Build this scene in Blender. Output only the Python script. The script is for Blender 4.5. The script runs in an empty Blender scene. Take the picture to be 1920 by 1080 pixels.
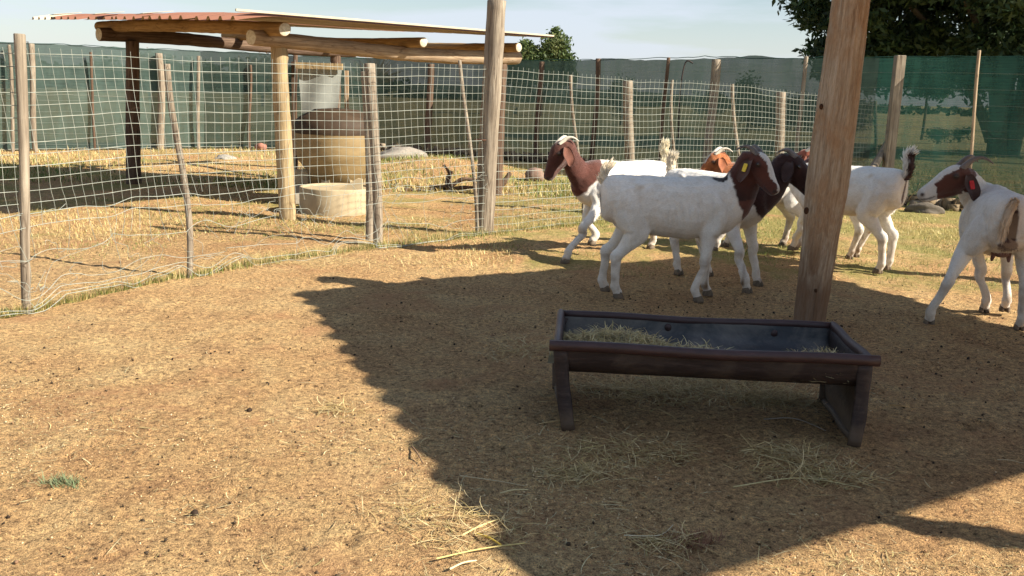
import bpy, math, random
import numpy as np
from mathutils import Vector, Matrix
from mathutils import noise as MN
random.seed(7); RNG = np.random.default_rng(11)
PI = math.pi
SC = bpy.context.scene
C = SC.collection

# ------------------------------------------------------------ camera, sky, sun
FPX, CAMH, ROLL = 1750.0, 1.30, 0.03
PITCH = math.atan(365 / FPX)
_f = np.array([0, math.cos(PITCH), -math.sin(PITCH)])
_u0 = np.array([0, math.sin(PITCH), math.cos(PITCH)]); _r0 = np.array([1.0, 0, 0])
_c, _s = math.cos(ROLL), math.sin(ROLL)
_r = _r0 * _c + _u0 * _s; _u = _u0 * _c - _r0 * _s
cam_d = bpy.data.cameras.new('camera'); cam = bpy.data.objects.new('camera', cam_d); C.objects.link(cam)
cam_d.sensor_width = 36.0; cam_d.lens = 36.0 * FPX / 1920.0
cam_d.clip_start = 0.05; cam_d.clip_end = 3000
cam.matrix_world = Matrix(((_r[0], _u[0], -_f[0], 0), (_r[1], _u[1], -_f[1], 0), (_r[2], _u[2], -_f[2], CAMH), (0, 0, 0, 1)))
SC.camera = cam

SUN_EL = math.radians(34.0)
SHD = math.radians(161.0)                     # direction shadows fall, measured from +x
SD = np.array([math.cos(SHD), math.sin(SHD)]) # unit vector of falling shadows
KS = 1.0 / math.tan(SUN_EL)
sv = Vector((-SD[0] * math.cos(SUN_EL), -SD[1] * math.cos(SUN_EL), math.sin(SUN_EL)))  # towards the sun
sl = bpy.data.lights.new('sun', 'SUN'); sun = bpy.data.objects.new('sun', sl); C.objects.link(sun)
sl.energy = 5.0; sl.angle = math.radians(0.5); sl.color = (1.0, 0.91, 0.77)
sun.rotation_euler = sv.to_track_quat('Z', 'Y').to_euler()
W = bpy.data.worlds.new('World'); SC.world = W; W.use_nodes = True
nt = W.node_tree; bg = nt.nodes['Background']
sky = nt.nodes.new('ShaderNodeTexSky'); sky.sky_type = 'NISHITA'; sky.sun_disc = False
sky.sun_elevation = SUN_EL; sky.sun_rotation = math.atan2(sv.x, sv.y)
sky.dust_density = 0.5; sky.air_density = 1.15; sky.ozone_density = 2.2
tc = nt.nodes.new('ShaderNodeTexCoord'); mp = nt.nodes.new('ShaderNodeMapping'); mp.inputs['Scale'].default_value = (1.2, 1.2, 9.0)
mp.inputs['Rotation'].default_value = (0.05, 0.06, 0.3)
nz = nt.nodes.new('ShaderNodeTexNoise'); nz.inputs['Scale'].default_value = 1.6; nz.inputs['Detail'].default_value = 6; nz.inputs['Roughness'].default_value = 0.55
rp = nt.nodes.new('ShaderNodeValToRGB'); rp.color_ramp.elements[0].position = 0.47; rp.color_ramp.elements[1].position = 0.62
rp.color_ramp.elements[0].color = (0, 0, 0, 1); rp.color_ramp.elements[1].color = (.75, .75, .75, 1)
mx = nt.nodes.new('ShaderNodeMix'); mx.data_type = 'RGBA'; mx.inputs[7].default_value = (6.0, 6.5, 7.5, 1)
nt.links.new(tc.outputs['Generated'], mp.inputs[0]); nt.links.new(mp.outputs[0], nz.inputs['Vector']); nt.links.new(nz.outputs['Fac'], rp.inputs[0])
sxy = nt.nodes.new('ShaderNodeSeparateXYZ'); nt.links.new(tc.outputs['Generated'], sxy.inputs[0])
hzn = nt.nodes.new('ShaderNodeMapRange'); hzn.inputs[1].default_value = 0.0; hzn.inputs[2].default_value = 0.13; hzn.inputs[3].default_value = 0.62; hzn.inputs[4].default_value = 0.04; nt.links.new(sxy.outputs[2], hzn.inputs[0])
mxx = nt.nodes.new('ShaderNodeMath'); mxx.operation = 'MAXIMUM'; nt.links.new(rp.outputs[0], mxx.inputs[0]); nt.links.new(hzn.outputs[0], mxx.inputs[1])
nt.links.new(mxx.outputs[0], mx.inputs[0]); nt.links.new(sky.outputs[0], mx.inputs[6]); nt.links.new(mx.outputs[2], bg.inputs[0])
bg.inputs['Strength'].default_value = 0.056
SC.view_settings.view_transform = 'Standard'; SC.view_settings.look = 'None'; SC.view_settings.gamma = 1; SC.view_settings.exposure = 1.24
SC.view_settings.use_curve_mapping = False

# ------------------------------------------------------------ helpers
def ray(px, py): return _f * FPX + _r * (px - 960) - _u * (py - 540)
def G(px, py, z=0.0):
    d = ray(px, py); t = (z - CAMH) / d[2]
    return np.array([0, 0, CAMH]) + t * d
def AT(px, py, Y):
    d = ray(px, py); t = Y / d[1]
    return np.array([0, 0, CAMH]) + t * d

_vn_tabs = {}
def vnoise(x, y, seed=0):
    if seed not in _vn_tabs: _vn_tabs[seed] = np.random.default_rng(seed + 100).random((257, 257))
    t = _vn_tabs[seed]
    xi = np.floor(x).astype(int); yi = np.floor(y).astype(int); fx = x - xi; fy = y - yi
    fx = fx * fx * (3 - 2 * fx); fy = fy * fy * (3 - 2 * fy)
    xi &= 255; yi &= 255
    return (t[xi, yi] * (1 - fx) * (1 - fy) + t[xi + 1, yi] * fx * (1 - fy) + t[xi, yi + 1] * (1 - fx) * fy + t[xi + 1, yi + 1] * fx * fy) * 2 - 1
MND = G(800, 330)
def hgt(x, y):
    x = np.asarray(x, float); y = np.asarray(y, float)
    h = 0.012 * vnoise(x * 1.3, y * 1.3, 1) + 0.006 * vnoise(x * 4.1 + 9, y * 4.1, 2) + 0.003 * vnoise(x * 11, y * 11 + 5, 3)
    h = h + 0.22 * np.exp(-(((x + 1.3) / 1.1) ** 2 + ((y - 15.6) / 1.6) ** 2))
    far = np.clip((y - 25) / 60, 0, 1)
    return h + 0.25 * far * vnoise(x / 14, y / 14, 4)
def hz(x, y): return float(hgt(np.array([x]), np.array([y]))[0])

def node_mat(name, build, rough=0.8, spec=0.3):
    m = bpy.data.materials.new(name); m.use_nodes = True
    n = m.node_tree; b = n.nodes['Principled BSDF']; b.inputs['Roughness'].default_value = rough
    b.inputs['Specular IOR Level'].default_value = spec
    build(n, b); return m
def nn(n, t, **kw):
    x = n.nodes.new(t)
    for k, v in kw.items():
        if k in x.inputs: x.inputs[k].default_value = v
        else: setattr(x, k, v)
    return x
def coords(n, scale=(1, 1, 1), kind='Object'):
    t = nn(n, 'ShaderNodeTexCoord'); m = nn(n, 'ShaderNodeMapping'); m.inputs['Scale'].default_value = scale
    n.links.new(t.outputs[kind], m.inputs[0]); return m.outputs[0]
def noise(n, vec, scale, detail=4, rough=0.6, dist=0.0):
    x = nn(n, 'ShaderNodeTexNoise', Scale=scale, Detail=detail, Roughness=rough, Distortion=dist)
    n.links.new(vec, x.inputs['Vector']); return x.outputs['Fac']
def ramp(n, fac, stops):
    r = nn(n, 'ShaderNodeValToRGB'); e = r.color_ramp.elements
    while len(e) < len(stops): e.new(0.5)
    for el, (p, c) in zip(e, stops): el.position = p; el.color = (c[0], c[1], c[2], 1)
    n.links.new(fac, r.inputs[0]); return r.outputs[0]
def mixc(n, fac, a, b, mode='MIX'):
    x = nn(n, 'ShaderNodeMix', data_type='RGBA', blend_type=mode)
    for i, v in ((0, fac), (6, a), (7, b)):
        if isinstance(v, (int, float)): x.inputs[i].default_value = v
        elif isinstance(v, tuple): x.inputs[i].default_value = (*v, 1)
        else: n.links.new(v, x.inputs[i])
    return x.outputs[2]
def bump(n, b, fac, strength, dist=0.01):
    x = nn(n, 'ShaderNodeBump', Strength=strength, Distance=dist); n.links.new(fac, x.inputs['Height']); n.links.new(x.outputs[0], b.inputs['Normal'])

def tag(o, label=None, cat=None, group=None, kind=None):
    if label: o['label'] = label
    if cat: o['category'] = cat
    if group: o['group'] = group
    if kind: o['kind'] = kind
    return o
def empty(name, loc=(0, 0, 0), rz=0.0):
    o = bpy.data.objects.new(name, None); C.objects.link(o); o.location = loc; o.rotation_euler = (0, 0, rz); o.empty_display_size = .1; return o
def mk(name, V, F, mat, parent=None, smooth=True, colors=None, matidx=None):
    me = bpy.data.meshes.new(name); V = np.asarray(V, dtype=np.float32)
    if isinstance(F, np.ndarray):
        k = F.shape[1]; nf = F.shape[0]
        me.vertices.add(len(V)); me.vertices.foreach_set('co', V.ravel())
        me.loops.add(nf * k); me.loops.foreach_set('vertex_index', F.astype(np.int32).ravel())
        me.polygons.add(nf); me.polygons.foreach_set('loop_start', np.arange(0, nf * k, k, dtype=np.int32))
        me.polygons.foreach_set('loop_total', np.full(nf, k, dtype=np.int32)); me.update(calc_edges=True)
    else:
        me.from_pydata([tuple(map(float, v)) for v in V], [], F)
    for m in (mat if isinstance(mat, (list, tuple)) else [mat]): me.materials.append(m)
    if matidx is not None: me.polygons.foreach_set('material_index', np.asarray(matidx, dtype=np.int32))
    if colors is not None:
        a = me.color_attributes.new('Col', 'FLOAT_COLOR', 'POINT')
        cc = np.ones((len(V), 4), dtype=np.float32); cc[:, :3] = colors; a.data.foreach_set('color', cc.ravel())
    if smooth: me.polygons.foreach_set('use_smooth', np.ones(len(me.polygons), dtype=bool))
    me.update()
    o = bpy.data.objects.new(name, me); C.objects.link(o)
    if parent is not None: o.parent = parent
    return o
def box_vf(cx, cy, cz, sx, sy, sz, rz=0.0):
    v = []
    for z in (-1, 1):
        for x, y in ((-1, -1), (1, -1), (1, 1), (-1, 1)):
            X, Y = x * sx / 2, y * sy / 2
            v.append((cx + X * math.cos(rz) - Y * math.sin(rz), cy + X * math.sin(rz) + Y * math.cos(rz), cz + z * sz / 2))
    return v, [(3, 2, 1, 0), (4, 5, 6, 7), (0, 1, 5, 4), (1, 2, 6, 5), (2, 3, 7, 6), (3, 0, 4, 7)]
def catmull(P, n):
    P = np.asarray(P, float); out = []
    m = len(P)
    for i in range(m - 1):
        p0 = P[max(i - 1, 0)]; p1 = P[i]; p2 = P[i + 1]; p3 = P[min(i + 2, m - 1)]
        for k in range(n):
            t = k / n
            out.append(0.5 * ((2 * p1) + (-p0 + p2) * t + (2 * p0 - 5 * p1 + 4 * p2 - p3) * t * t + (-p0 + 3 * p1 - 3 * p2 + p3) * t ** 3))
    out.append(P[-1]); return np.array(out)
def loft(stations, side, sub=4, seg=16, sup=2.0):
    """stations rows: x y z rx ry ; side = lateral reference"""
    S = catmull(stations, sub); P = S[:, :3]; n = len(P)
    T = np.gradient(P, axis=0); T /= (np.linalg.norm(T, axis=1, keepdims=True) + 1e-9)
    side = np.asarray(side, float); V = []; fr = []
    for i in range(n):
        s = side - T[i] * (side @ T[i]); s /= np.linalg.norm(s) + 1e-9; u = np.cross(T[i], -s); fr.append((s, u))
        for k in range(seg):
            a = 2 * PI * k / seg; ca, sa = math.cos(a), math.sin(a)
            if sup != 2.0:
                ca = math.copysign(abs(ca) ** (2 / sup), ca); sa = math.copysign(abs(sa) ** (2 / sup), sa)
            V.append(P[i] + s * max(S[i, 3], .001) * ca + u * max(S[i, 4], .001) * sa)
    F = []
    for i in range(n - 1):
        for k in range(seg):
            k2 = (k + 1) % seg; F.append((i * seg + k, i * seg + k2, (i + 1) * seg + k2, (i + 1) * seg + k))
    F.append(tuple(range(seg - 1, -1, -1))); F.append(tuple((n - 1) * seg + k for k in range(seg)))
    return V, F, S, fr
def tube_pts(P, r, seg=6):
    """plain tube through points, radius scalar or list"""
    P = np.asarray(P, float); n = len(P); r = np.broadcast_to(np.asarray(r, float), (n,))
    T = np.gradient(P, axis=0); T /= (np.linalg.norm(T, axis=1, keepdims=True) + 1e-9)
    ref = np.array([0.31, 0.17, 0.93]) if abs(T[0][2]) < .8 else np.array([0.95, .2, 0.1])
    A = np.cross(T, ref); A /= (np.linalg.norm(A, axis=1, keepdims=True) + 1e-9); B = np.cross(T, A)
    ang = np.arange(seg) * 2 * PI / seg
    V = P[:, None, :] + r[:, None, None] * (np.cos(ang)[None, :, None] * A[:, None, :] + np.sin(ang)[None, :, None] * B[:, None, :])
    i = np.arange(n - 1)[:, None] * seg; k = np.arange(seg)[None, :]; k2 = (k + 1) % seg
    F = np.stack([i + k, i + k2, i + seg + k2, i + seg + k], -1).reshape(-1, 4)
    return V.reshape(-1, 3), F
class Bag:
    def __init__(s): s.v = []; s.f = []; s.n = 0; s.c = []
    def add(s, V, F, col=None):
        V = np.asarray(V, float); F = np.asarray(F); s.v.append(V); s.f.append(F + s.n); s.n += len(V)
        if col is not None: s.c.append(np.broadcast_to(np.asarray(col, float), (len(V), 3)))
    def build(s, name, mat, parent=None, smooth=True):
        return mk(name, np.concatenate(s.v), np.concatenate(s.f), mat, parent, smooth, np.concatenate(s.c) if s.c else None)

# ------------------------------------------------------------ materials
def m_soil(n, b):
    v = coords(n)
    big = noise(n, v, 0.55, 5, .6, .4); mid = noise(n, v, 3.2, 6, .65, .3); fine = noise(n, v, 42, 5, .75); vf = noise(n, v, 160, 3, .8)
    c1 = ramp(n, big, [(.32, (.46, .265, .130)), (.47, (.59, .385, .195)), (.66, (.68, .50, .27))])
    c2 = ramp(n, mid, [(.30, (.42, .240, .130)), (.5, (.60, .40, .205)), (.72, (.70, .54, .30))])
    c = mixc(n, .5, c1, c2)
    c = mixc(n, .85, c, ramp(n, fine, [(.35, (.12, .11, .10)), (.44, (.66, .63, .60)), (.56, (1.02, .98, .90)), (.70, (1.65, 1.6, 1.35))]), 'MULTIPLY')  # fine grain; its dark specks also paint the small shadows between chaff
    c = mixc(n, .75, c, ramp(n, vf, [(.36, (.25, .22, .20)), (.50, (1, 1, 1)), (.68, (1.6, 1.55, 1.4))]), 'MULTIPLY')
    c = mixc(n, ramp(n, noise(n, v, 1.7, 4, .6, .8), [(.54, (0, 0, 0)), (.70, (.65, .65, .65))]), c, mixc(n, fine, (.40, .20, .095), (.56, .31, .16)))
    # green short grass and far field by position
    sx = nn(n, 'ShaderNodeSeparateXYZ'); n.links.new(v, sx.inputs[0])
    g = noise(n, v, 1.1, 5, .7, .5)
    mr = nn(n, 'ShaderNodeMapRange'); mr.inputs[1].default_value = 6.3; mr.inputs[2].default_value = 9.5; mr.inputs[3].default_value = 0; mr.inputs[4].default_value = .16
    n.links.new(sx.outputs[1], mr.inputs[0])
    mr2 = nn(n, 'ShaderNodeMapRange'); mr2.inputs[1].default_value = -.8; mr2.inputs[2].default_value = 1.2; mr2.inputs[3].default_value = -.10; mr2.inputs[4].default_value = .03; n.links.new(sx.outputs[0], mr2.inputs[0])
    mr3 = nn(n, 'ShaderNodeMapRange'); mr3.inputs[1].default_value = 5.8; mr3.inputs[2].default_value = 6.8; mr3.inputs[3].default_value = -.35; mr3.inputs[4].default_value = 0; n.links.new(sx.outputs[1], mr3.inputs[0])
    ad0 = nn(n, 'ShaderNodeMath', operation='ADD'); n.links.new(mr2.outputs[0], ad0.inputs[0]); n.links.new(mr3.outputs[0], ad0.inputs[1])
    ad1 = nn(n, 'ShaderNodeMath', operation='ADD'); n.links.new(g, ad1.inputs[0]); n.links.new(mr.outputs[0], ad1.inputs[1])
    ad = nn(n, 'ShaderNodeMath', operation='ADD'); n.links.new(ad1.outputs[0], ad.inputs[0]); n.links.new(ad0.outputs[0], ad.inputs[1])
    gm = ramp(n, ad.outputs[0], [(.54, (0, 0, 0)), (.70, (.75, .75, .75))])
    c = mixc(n, gm, c, mixc(n, fine, (.13, .17, .04), (.40, .36, .12)))
    far = nn(n, 'ShaderNodeMapRange'); far.inputs[1].default_value = 17; far.inputs[2].default_value = 24
    n.links.new(sx.outputs[1], far.inputs[0])
    fieldn = noise(n, v, .16, 5, .6, .6)
    c = mixc(n, far.outputs[0], c, mixc(n, mid, ramp(n, fieldn, [(.34, (.20, .19, .09)), (.45, (.36, .30, .16)), (.65, (.44, .36, .20))]), (.34, .29, .13)))
    n.links.new(c, b.inputs['Base Color'])
    h = nn(n, 'ShaderNodeMath', operation='ADD'); n.links.new(fine, h.inputs[0]); n.links.new(vf, h.inputs[1])
    bump(n, b, h.outputs[0], 1.0, .021)
SOIL = node_mat('dry_soil', m_soil, .95, .1)
def m_attr(rough=.8, spec=.2, bstr=0.0, bscale=60, trans=0.0):
    def f(n, b):
        a = nn(n, 'ShaderNodeAttribute', attribute_name='Col'); v = coords(n)
        k = noise(n, v, bscale, 4, .7)
        n.links.new(mixc(n, .5, a.outputs[0], ramp(n, k, [(.3, (.55, .55, .55)), (.7, (1.35, 1.35, 1.35))]), 'MULTIPLY'), b.inputs['Base Color'])
        if bstr: bump(n, b, k, bstr, .006)
        if trans:
            out = [x for x in n.nodes if x.type == 'OUTPUT_MATERIAL'][0]
            tr = nn(n, 'ShaderNodeBsdfTranslucent'); ms = nn(n, 'ShaderNodeMixShader'); ms.inputs[0].default_value = trans
            n.links.new(a.outputs[0], tr.inputs[0]); n.links.new(b.outputs[0], ms.inputs[1]); n.links.new(tr.outputs[0], ms.inputs[2]); n.links.new(ms.outputs[0], out.inputs[0])
    return f
STRAW = node_mat('straw', m_attr(.7, .3, 0, 30, .15), .7, .3)
LEAF = node_mat('leaf', m_attr(.55, .35, 0, 3, .3), .55, .35)
DUNG = node_mat('dung', m_attr(.8, .2, .3, 80), .8, .2)
STONE = node_mat('stone', m_attr(.9, .2, .9, 25), .9, .2)
FUR = None
def m_fur(n, b):
    a = nn(n, 'ShaderNodeAttribute', attribute_name='Col')
    v = coords(n, (22, 60, 130)); k = noise(n, v, 3.0, 5, .7, .4)
    v2 = coords(n); k2 = noise(n, v2, 9, 4, .6); k3 = noise(n, v2, 300, 2, .6)
    c = mixc(n, .6, a.outputs[0], ramp(n, k, [(.34, (.66, .62, .56)), (.6, (1.08, 1.08, 1.08))]), 'MULTIPLY')
    c = mixc(n, .38, c, ramp(n, k2, [(.34, (.72, .63, .52)), (.55, (1.05, 1.05, 1.05))]), 'MULTIPLY')
    n.links.new(c, b.inputs['Base Color'])
    h = nn(n, 'ShaderNodeMath', operation='ADD'); n.links.new(k, h.inputs[0]); n.links.new(k3, h.inputs[1])
    bump(n, b, h.outputs[0], .45, .006)
    b.inputs['Sheen Weight'].default_value = .25; b.inputs['Sheen Roughness'].default_value = .5
FUR = node_mat('short_fur', m_fur, .75, .2)
def m_simple(c1, c2, scale=20, st=(1, 1, 1), bs=.3, d=.004):
    def f(n, b):
        v = coords(n, st); k = noise(n, v, scale, 5, .65)
        n.links.new(ramp(n, k, [(.3, c1), (.7, c2)]), b.inputs['Base Color'])
        if bs: bump(n, b, k, bs, d)
    return f
HORN = node_mat('horn', m_simple((.42, .38, .30), (.62, .57, .47), 30, (1, 1, 1), .5), .5, .4)
HORND = node_mat('dark_horn', m_simple((.10, .085, .075), (.2, .17, .15), 30, (1, 1, 1), .5), .5, .4)
HOOF = node_mat('hoof', m_simple((.07, .05, .035), (.20, .15, .10), 40), .7, .3)
EYE = node_mat('eye', m_simple((.02, .012, .006), (.05, .03, .015), 40, bs=0), .08, .6)
TAGY = node_mat('yellow_tag', m_simple((.75, .50, .02), (.85, .60, .04), 50, bs=0), .4, .5)
TAGR = node_mat('red_tag', m_simple((.50, .02, .02), (.62, .03, .03), 50, bs=0), .4, .5)
WIRE = node_mat('galvanised_wire', m_simple((.20, .22, .185), (.36, .38, .33), 9, bs=0), .5, .5)
WIRED = node_mat('rusty_wire', m_simple((.12, .06, .04), (.25, .14, .09), 60), .8, .3)
def m_wood(cd, cm, cl, ks=1.0):
    def f(n, b):
        v = coords(n, (28 * ks, 28 * ks, 1.4 * ks)); k = noise(n, v, 1.4, 7, .65, .5)
        v2 = coords(n, (1, 1, .5)); k2 = noise(n, v2, 7, 5, .6, .3)
        c = ramp(n, k, [(.25, cd), (.45, cm), (.7, cl)])
        c = mixc(n, .6, c, ramp(n, k2, [(.3, (.55, .50, .46)), (.6, (1.12, 1.08, 1.0))]), 'MULTIPLY')
        w = nn(n, 'ShaderNodeTexVoronoi', feature='DISTANCE_TO_EDGE'); w.inputs['Scale'].default_value = 1.0
        v3 = coords(n, (24, 24, 1.1)); n.links.new(v3, w.inputs['Vector'])
        cr = ramp(n, w.outputs['Distance'], [(0.0, (.35, .28, .24)), (.035, (1, 1, 1))])
        c = mixc(n, .55, c, cr, 'MULTIPLY')
        n.links.new(c, b.inputs['Base Color'])
        ad = nn(n, 'ShaderNodeMath', operation='MULTIPLY'); n.links.new(k, ad.inputs[0]); n.links.new(cr, ad.inputs[1])
        bump(n, b, ad.outputs[0], .7, .008)
    return f
WGREY = node_mat('weathered_grey_wood', m_wood((.08, .064, .05), (.22, .183, .14), (.35, .31, .25)), .85, .2)
WTAN = node_mat('tan_debarked_wood', m_wood((.16, .11, .07), (.34, .25, .165), (.46, .37, .27)), .85, .2)
WYEL = node_mat('yellow_pole_wood', m_wood((.15, .11, .06), (.34, .26, .145), (.46, .37, .23)), .8, .2)
WDARK = node_mat('dark_stained_wood', m_wood((.04, .025, .018), (.10, .065, .045), (.17, .12, .085)), .85, .2)
WOCH = node_mat('ochre_log_wood', m_wood((.14, .08, .035), (.30, .19, .08), (.40, .27, .13)), .8, .2)
ENDG = node_mat('end_grain', m_simple((.40, .34, .22), (.66, .62, .50), 40), .8, .2)
def m_tro(n, b):
    k = noise(n, coords(n, (1, 7, 7)), 7, 7, .75); k2 = noise(n, coords(n), 6, 6, .7, .5); k3 = noise(n, coords(n), 2.2, 4, .6)
    c = ramp(n, k, [(.3, (.014, .009, .008)), (.55, (.034, .023, .021)), (.75, (.075, .055, .048))])
    c = mixc(n, ramp(n, k2, [(.50, (0, 0, 0)), (.70, (.55, .55, .55))]), c, (.10, .075, .058))
    z = nn(n, 'ShaderNodeSeparateXYZ'); t_ = nn(n, 'ShaderNodeTexCoord'); n.links.new(t_.outputs['Object'], z.inputs[0])
    ad = nn(n, 'ShaderNodeMath', operation='ADD'); n.links.new(z.outputs[2], ad.inputs[0]); sc = nn(n, 'ShaderNodeMath', operation='MULTIPLY'); n.links.new(k2, sc.inputs[0]); sc.inputs[1].default_value = -.12; n.links.new(sc.outputs[0], ad.inputs[1])
    c = mixc(n, ramp(n, ad.outputs[0], [(0.0, (.6, .6, .6)), (.05, (0, 0, 0))]), c, (.13, .09, .06))
    n.links.new(c, b.inputs['Base Color']); bump(n, b, k, .5, .005)
PLAST = node_mat('trough_rubber', m_tro, .6, .3)
def m_plin(n, b):
    v = coords(n, (1, 5, 5)); k = noise(n, v, 5, 6, .7); v2 = coords(n); k2 = noise(n, v2, 3.5, 6, .7, .4)
    c = ramp(n, k, [(.3, (.010, .012, .016)), (.7, (.035, .042, .052))])
    c = mixc(n, ramp(n, k2, [(.42, (.1, .1, .1)), (.66, (.85, .85, .85))]), c, (.17, .15, .13))
    n.links.new(c, b.inputs['Base Color']); bump(n, b, k, .3, .004)
PLIN = node_mat('dusty_black_plastic', m_plin, .5, .4)
PRIM = node_mat('brown_plastic_rim', m_simple((.030, .015, .014), (.060, .030, .028), 12, (1, 5, 5), .2), .45, .4)

# ------------------------------------------------------------ ground
def axis(dense0, dense1, step, lo, hi):
    a = list(np.arange(dense0, dense1, step)); s = step; x = dense0
    L = []
    while x > lo: s *= 1.13; x -= s; L.append(x)
    s = step; x = a[-1]; R = []
    while x < hi: s *= 1.13; x += s; R.append(x)
    return np.array(L[::-1] + a + R)
xs = axis(-4.2, 5.2, .024, -1500, 1500); ys = axis(1.6, 10.5, .024, -60, 2200)
X, Y = np.meshgrid(xs, ys, indexing='ij')
near = np.clip(1 - np.maximum(np.abs(X - .5) - 5, 0) / 2, 0, 1) * np.clip(1 - np.maximum(Y - 10.5, 0) / 3, 0, 1)
Z = hgt(X, Y) + near * ((.0065 * vnoise(X * 17, Y * 17, 6)) + .0035 * vnoise(X * 39 + 3, Y * 39, 7) - .010 * np.clip(vnoise(X * 8, Y * 8, 8) - .45, 0, 1))
rsh = np.random.default_rng(17)
for _ in range(900):
    hx = rsh.normal(1.2, 2.0); hy = rsh.uniform(2.2, 9.5); i0 = int(np.searchsorted(xs, hx)); j0 = int(np.searchsorted(ys, hy))
    if i0 < 8 or j0 < 8 or i0 > len(xs) - 9 or j0 > len(ys) - 9: continue
    sl_ = (slice(i0 - 7, i0 + 8), slice(j0 - 7, j0 + 8)); th = rsh.uniform(0, PI); dx_ = X[sl_] - hx; dy_ = Y[sl_] - hy
    uu = dx_ * math.cos(th) + dy_ * math.sin(th); vv = -dx_ * math.sin(th) + dy_ * math.cos(th); rr2 = (uu / .040) ** 2 + (vv / .028) ** 2
    Z[sl_] += rsh.uniform(.5, 1.2) * (-.011 * np.exp(-rr2) + .005 * np.exp(-(np.sqrt(rr2) - 1.5) ** 2 * 4))
nx, ny = X.shape
idx = np.arange(nx * ny).reshape(nx, ny)
Fg = np.stack([idx[:-1, :-1], idx[1:, :-1], idx[1:, 1:], idx[:-1, 1:]], -1).reshape(-1, 4)
tag(mk('ground', np.stack([X, Y, Z], -1).reshape(-1, 3), Fg, SOIL), kind='structure')

# ------------------------------------------------------------ round timber
def log(name, p0, p1, r0, r1, mat, parent=None, bend=0.012, seg=14, knots=2, cap=True, seed=None, loc_z=True):
    """round timber; built along local z so the grain follows it"""
    rs = np.random.default_rng(seed if seed is not None else random.randrange(10 ** 6))
    p0 = Vector(p0); p1 = Vector(p1); d = p1 - p0; L = d.length
    n = max(8, int(L / .07)); zz = np.linspace(0, L, n); t = zz / L
    cx = bend * np.sin(PI * t * rs.uniform(.8, 1.6) + rs.uniform(0, 2)) * min(1, L); cy = bend * np.sin(PI * t * rs.uniform(.8, 1.6) + rs.uniform(0, 2)) * min(1, L)
    cx -= cx[0]; cy -= cy[0]
    a = np.arange(seg) * 2 * PI / seg
    R = (r0 + (r1 - r0) * t)[:, None] * (1 + .05 * np.sin(a[None, :] * 2 + rs.uniform(0, 6) + t[:, None] * 3) + .05 * vnoise(a[None, :] * 2.2 + rs.uniform(0, 90), t[:, None] * L * 7 + np.zeros((1, seg)), 12))
    for _ in range(knots):
        kz, ka = rs.uniform(.1, .9) * L, rs.uniform(0, 2 * PI)
        da = (a - ka + PI) % (2 * PI) - PI
        R += r0 * .16 * np.exp(-((zz[:, None] - kz) / .05) ** 2 - (da[None, :] / .6) ** 2)
    V = np.stack([cx[:, None] + R * np.cos(a), cy[:, None] + R * np.sin(a), np.repeat(zz[:, None], seg, 1)], -1)
    V = V.reshape(-1, 3)
    i = np.arange(n - 1)[:, None] * seg; k = np.arange(seg)[None, :]; k2 = (k + 1) % seg
    F = [tuple(q) for q in np.stack([i + k, i + k2, i + seg + k2, i + seg + k], -1).reshape(-1, 4).tolist()]
    side = len(F)
    # chamfered end rings
    V = list(map(tuple, V)); b0 = len(V)
    for (ring, zoff) in ((0, -.004), (n - 1, .006)):
        for q in range(seg):
            v = V[ring * seg + q]; cxr, cyr = cx[ring], cy[ring]
            V.append((cxr + (v[0] - cxr) * .9, cyr + (v[1] - cyr) * .9, v[2] + zoff))
    for q in range(seg):
        q2 = (q + 1) % seg
        F.append((b0 + q, b0 + q2, q2, q)); F.append(((n - 1) * seg + q, (n - 1) * seg + q2, b0 + seg + q2, b0 + seg + q))
    F.append(tuple(b0 + q for q in range(seg - 1, -1, -1))); F.append(tuple(b0 + seg + q for q in range(seg)))
    mi = [0] * (len(F) - 2) + [1, 1]
    o = mk(name, V, F, [mat, ENDG], parent, True, None, mi)
    o.location = p0; o.rotation_mode = 'QUATERNION'; o.rotation_quaternion = d.to_track_quat('Z', 'Y')
    return o

# ------------------------------------------------------------ wire mesh fence
FEN = empty('wire_mesh_fence', tuple(G(700, 462)))
tag(FEN, 'galvanised square wire mesh fence on grey wooden posts, torn at its bottom left', 'fence')
FEN.location = (0, 0, 0)
st = [((-420, 700), (-380, 60)), ((-190, 640), (-170, 75)), ((42, 588), (35, 92)), ((345, 518), (322, 108)), ((702, 462), (696, 121)), ((905, 440), (905, 126)), ((1087, 418), (1085, 141)), ((1185, 405), (1185, 151)),
      ((1277, 398), (1277, 153)), ((1384, 388), (1384, 161)), ((1463, 382), (1465, 173)), ((1640, 372), (1648, 188)), ((1668, 370), (1676, 196))]
base = []; hh = []
for (bp, tp) in st:
    g = G(*bp); base.append(g[:2]); hh.append(AT(tp[0], tp[1], g[1])[2])
base = np.array(base); hh = np.array(hh)
seglen = np.r_[0, np.cumsum(np.linalg.norm(np.diff(base, axis=0), axis=1))]
SL = seglen[-1]
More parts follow.
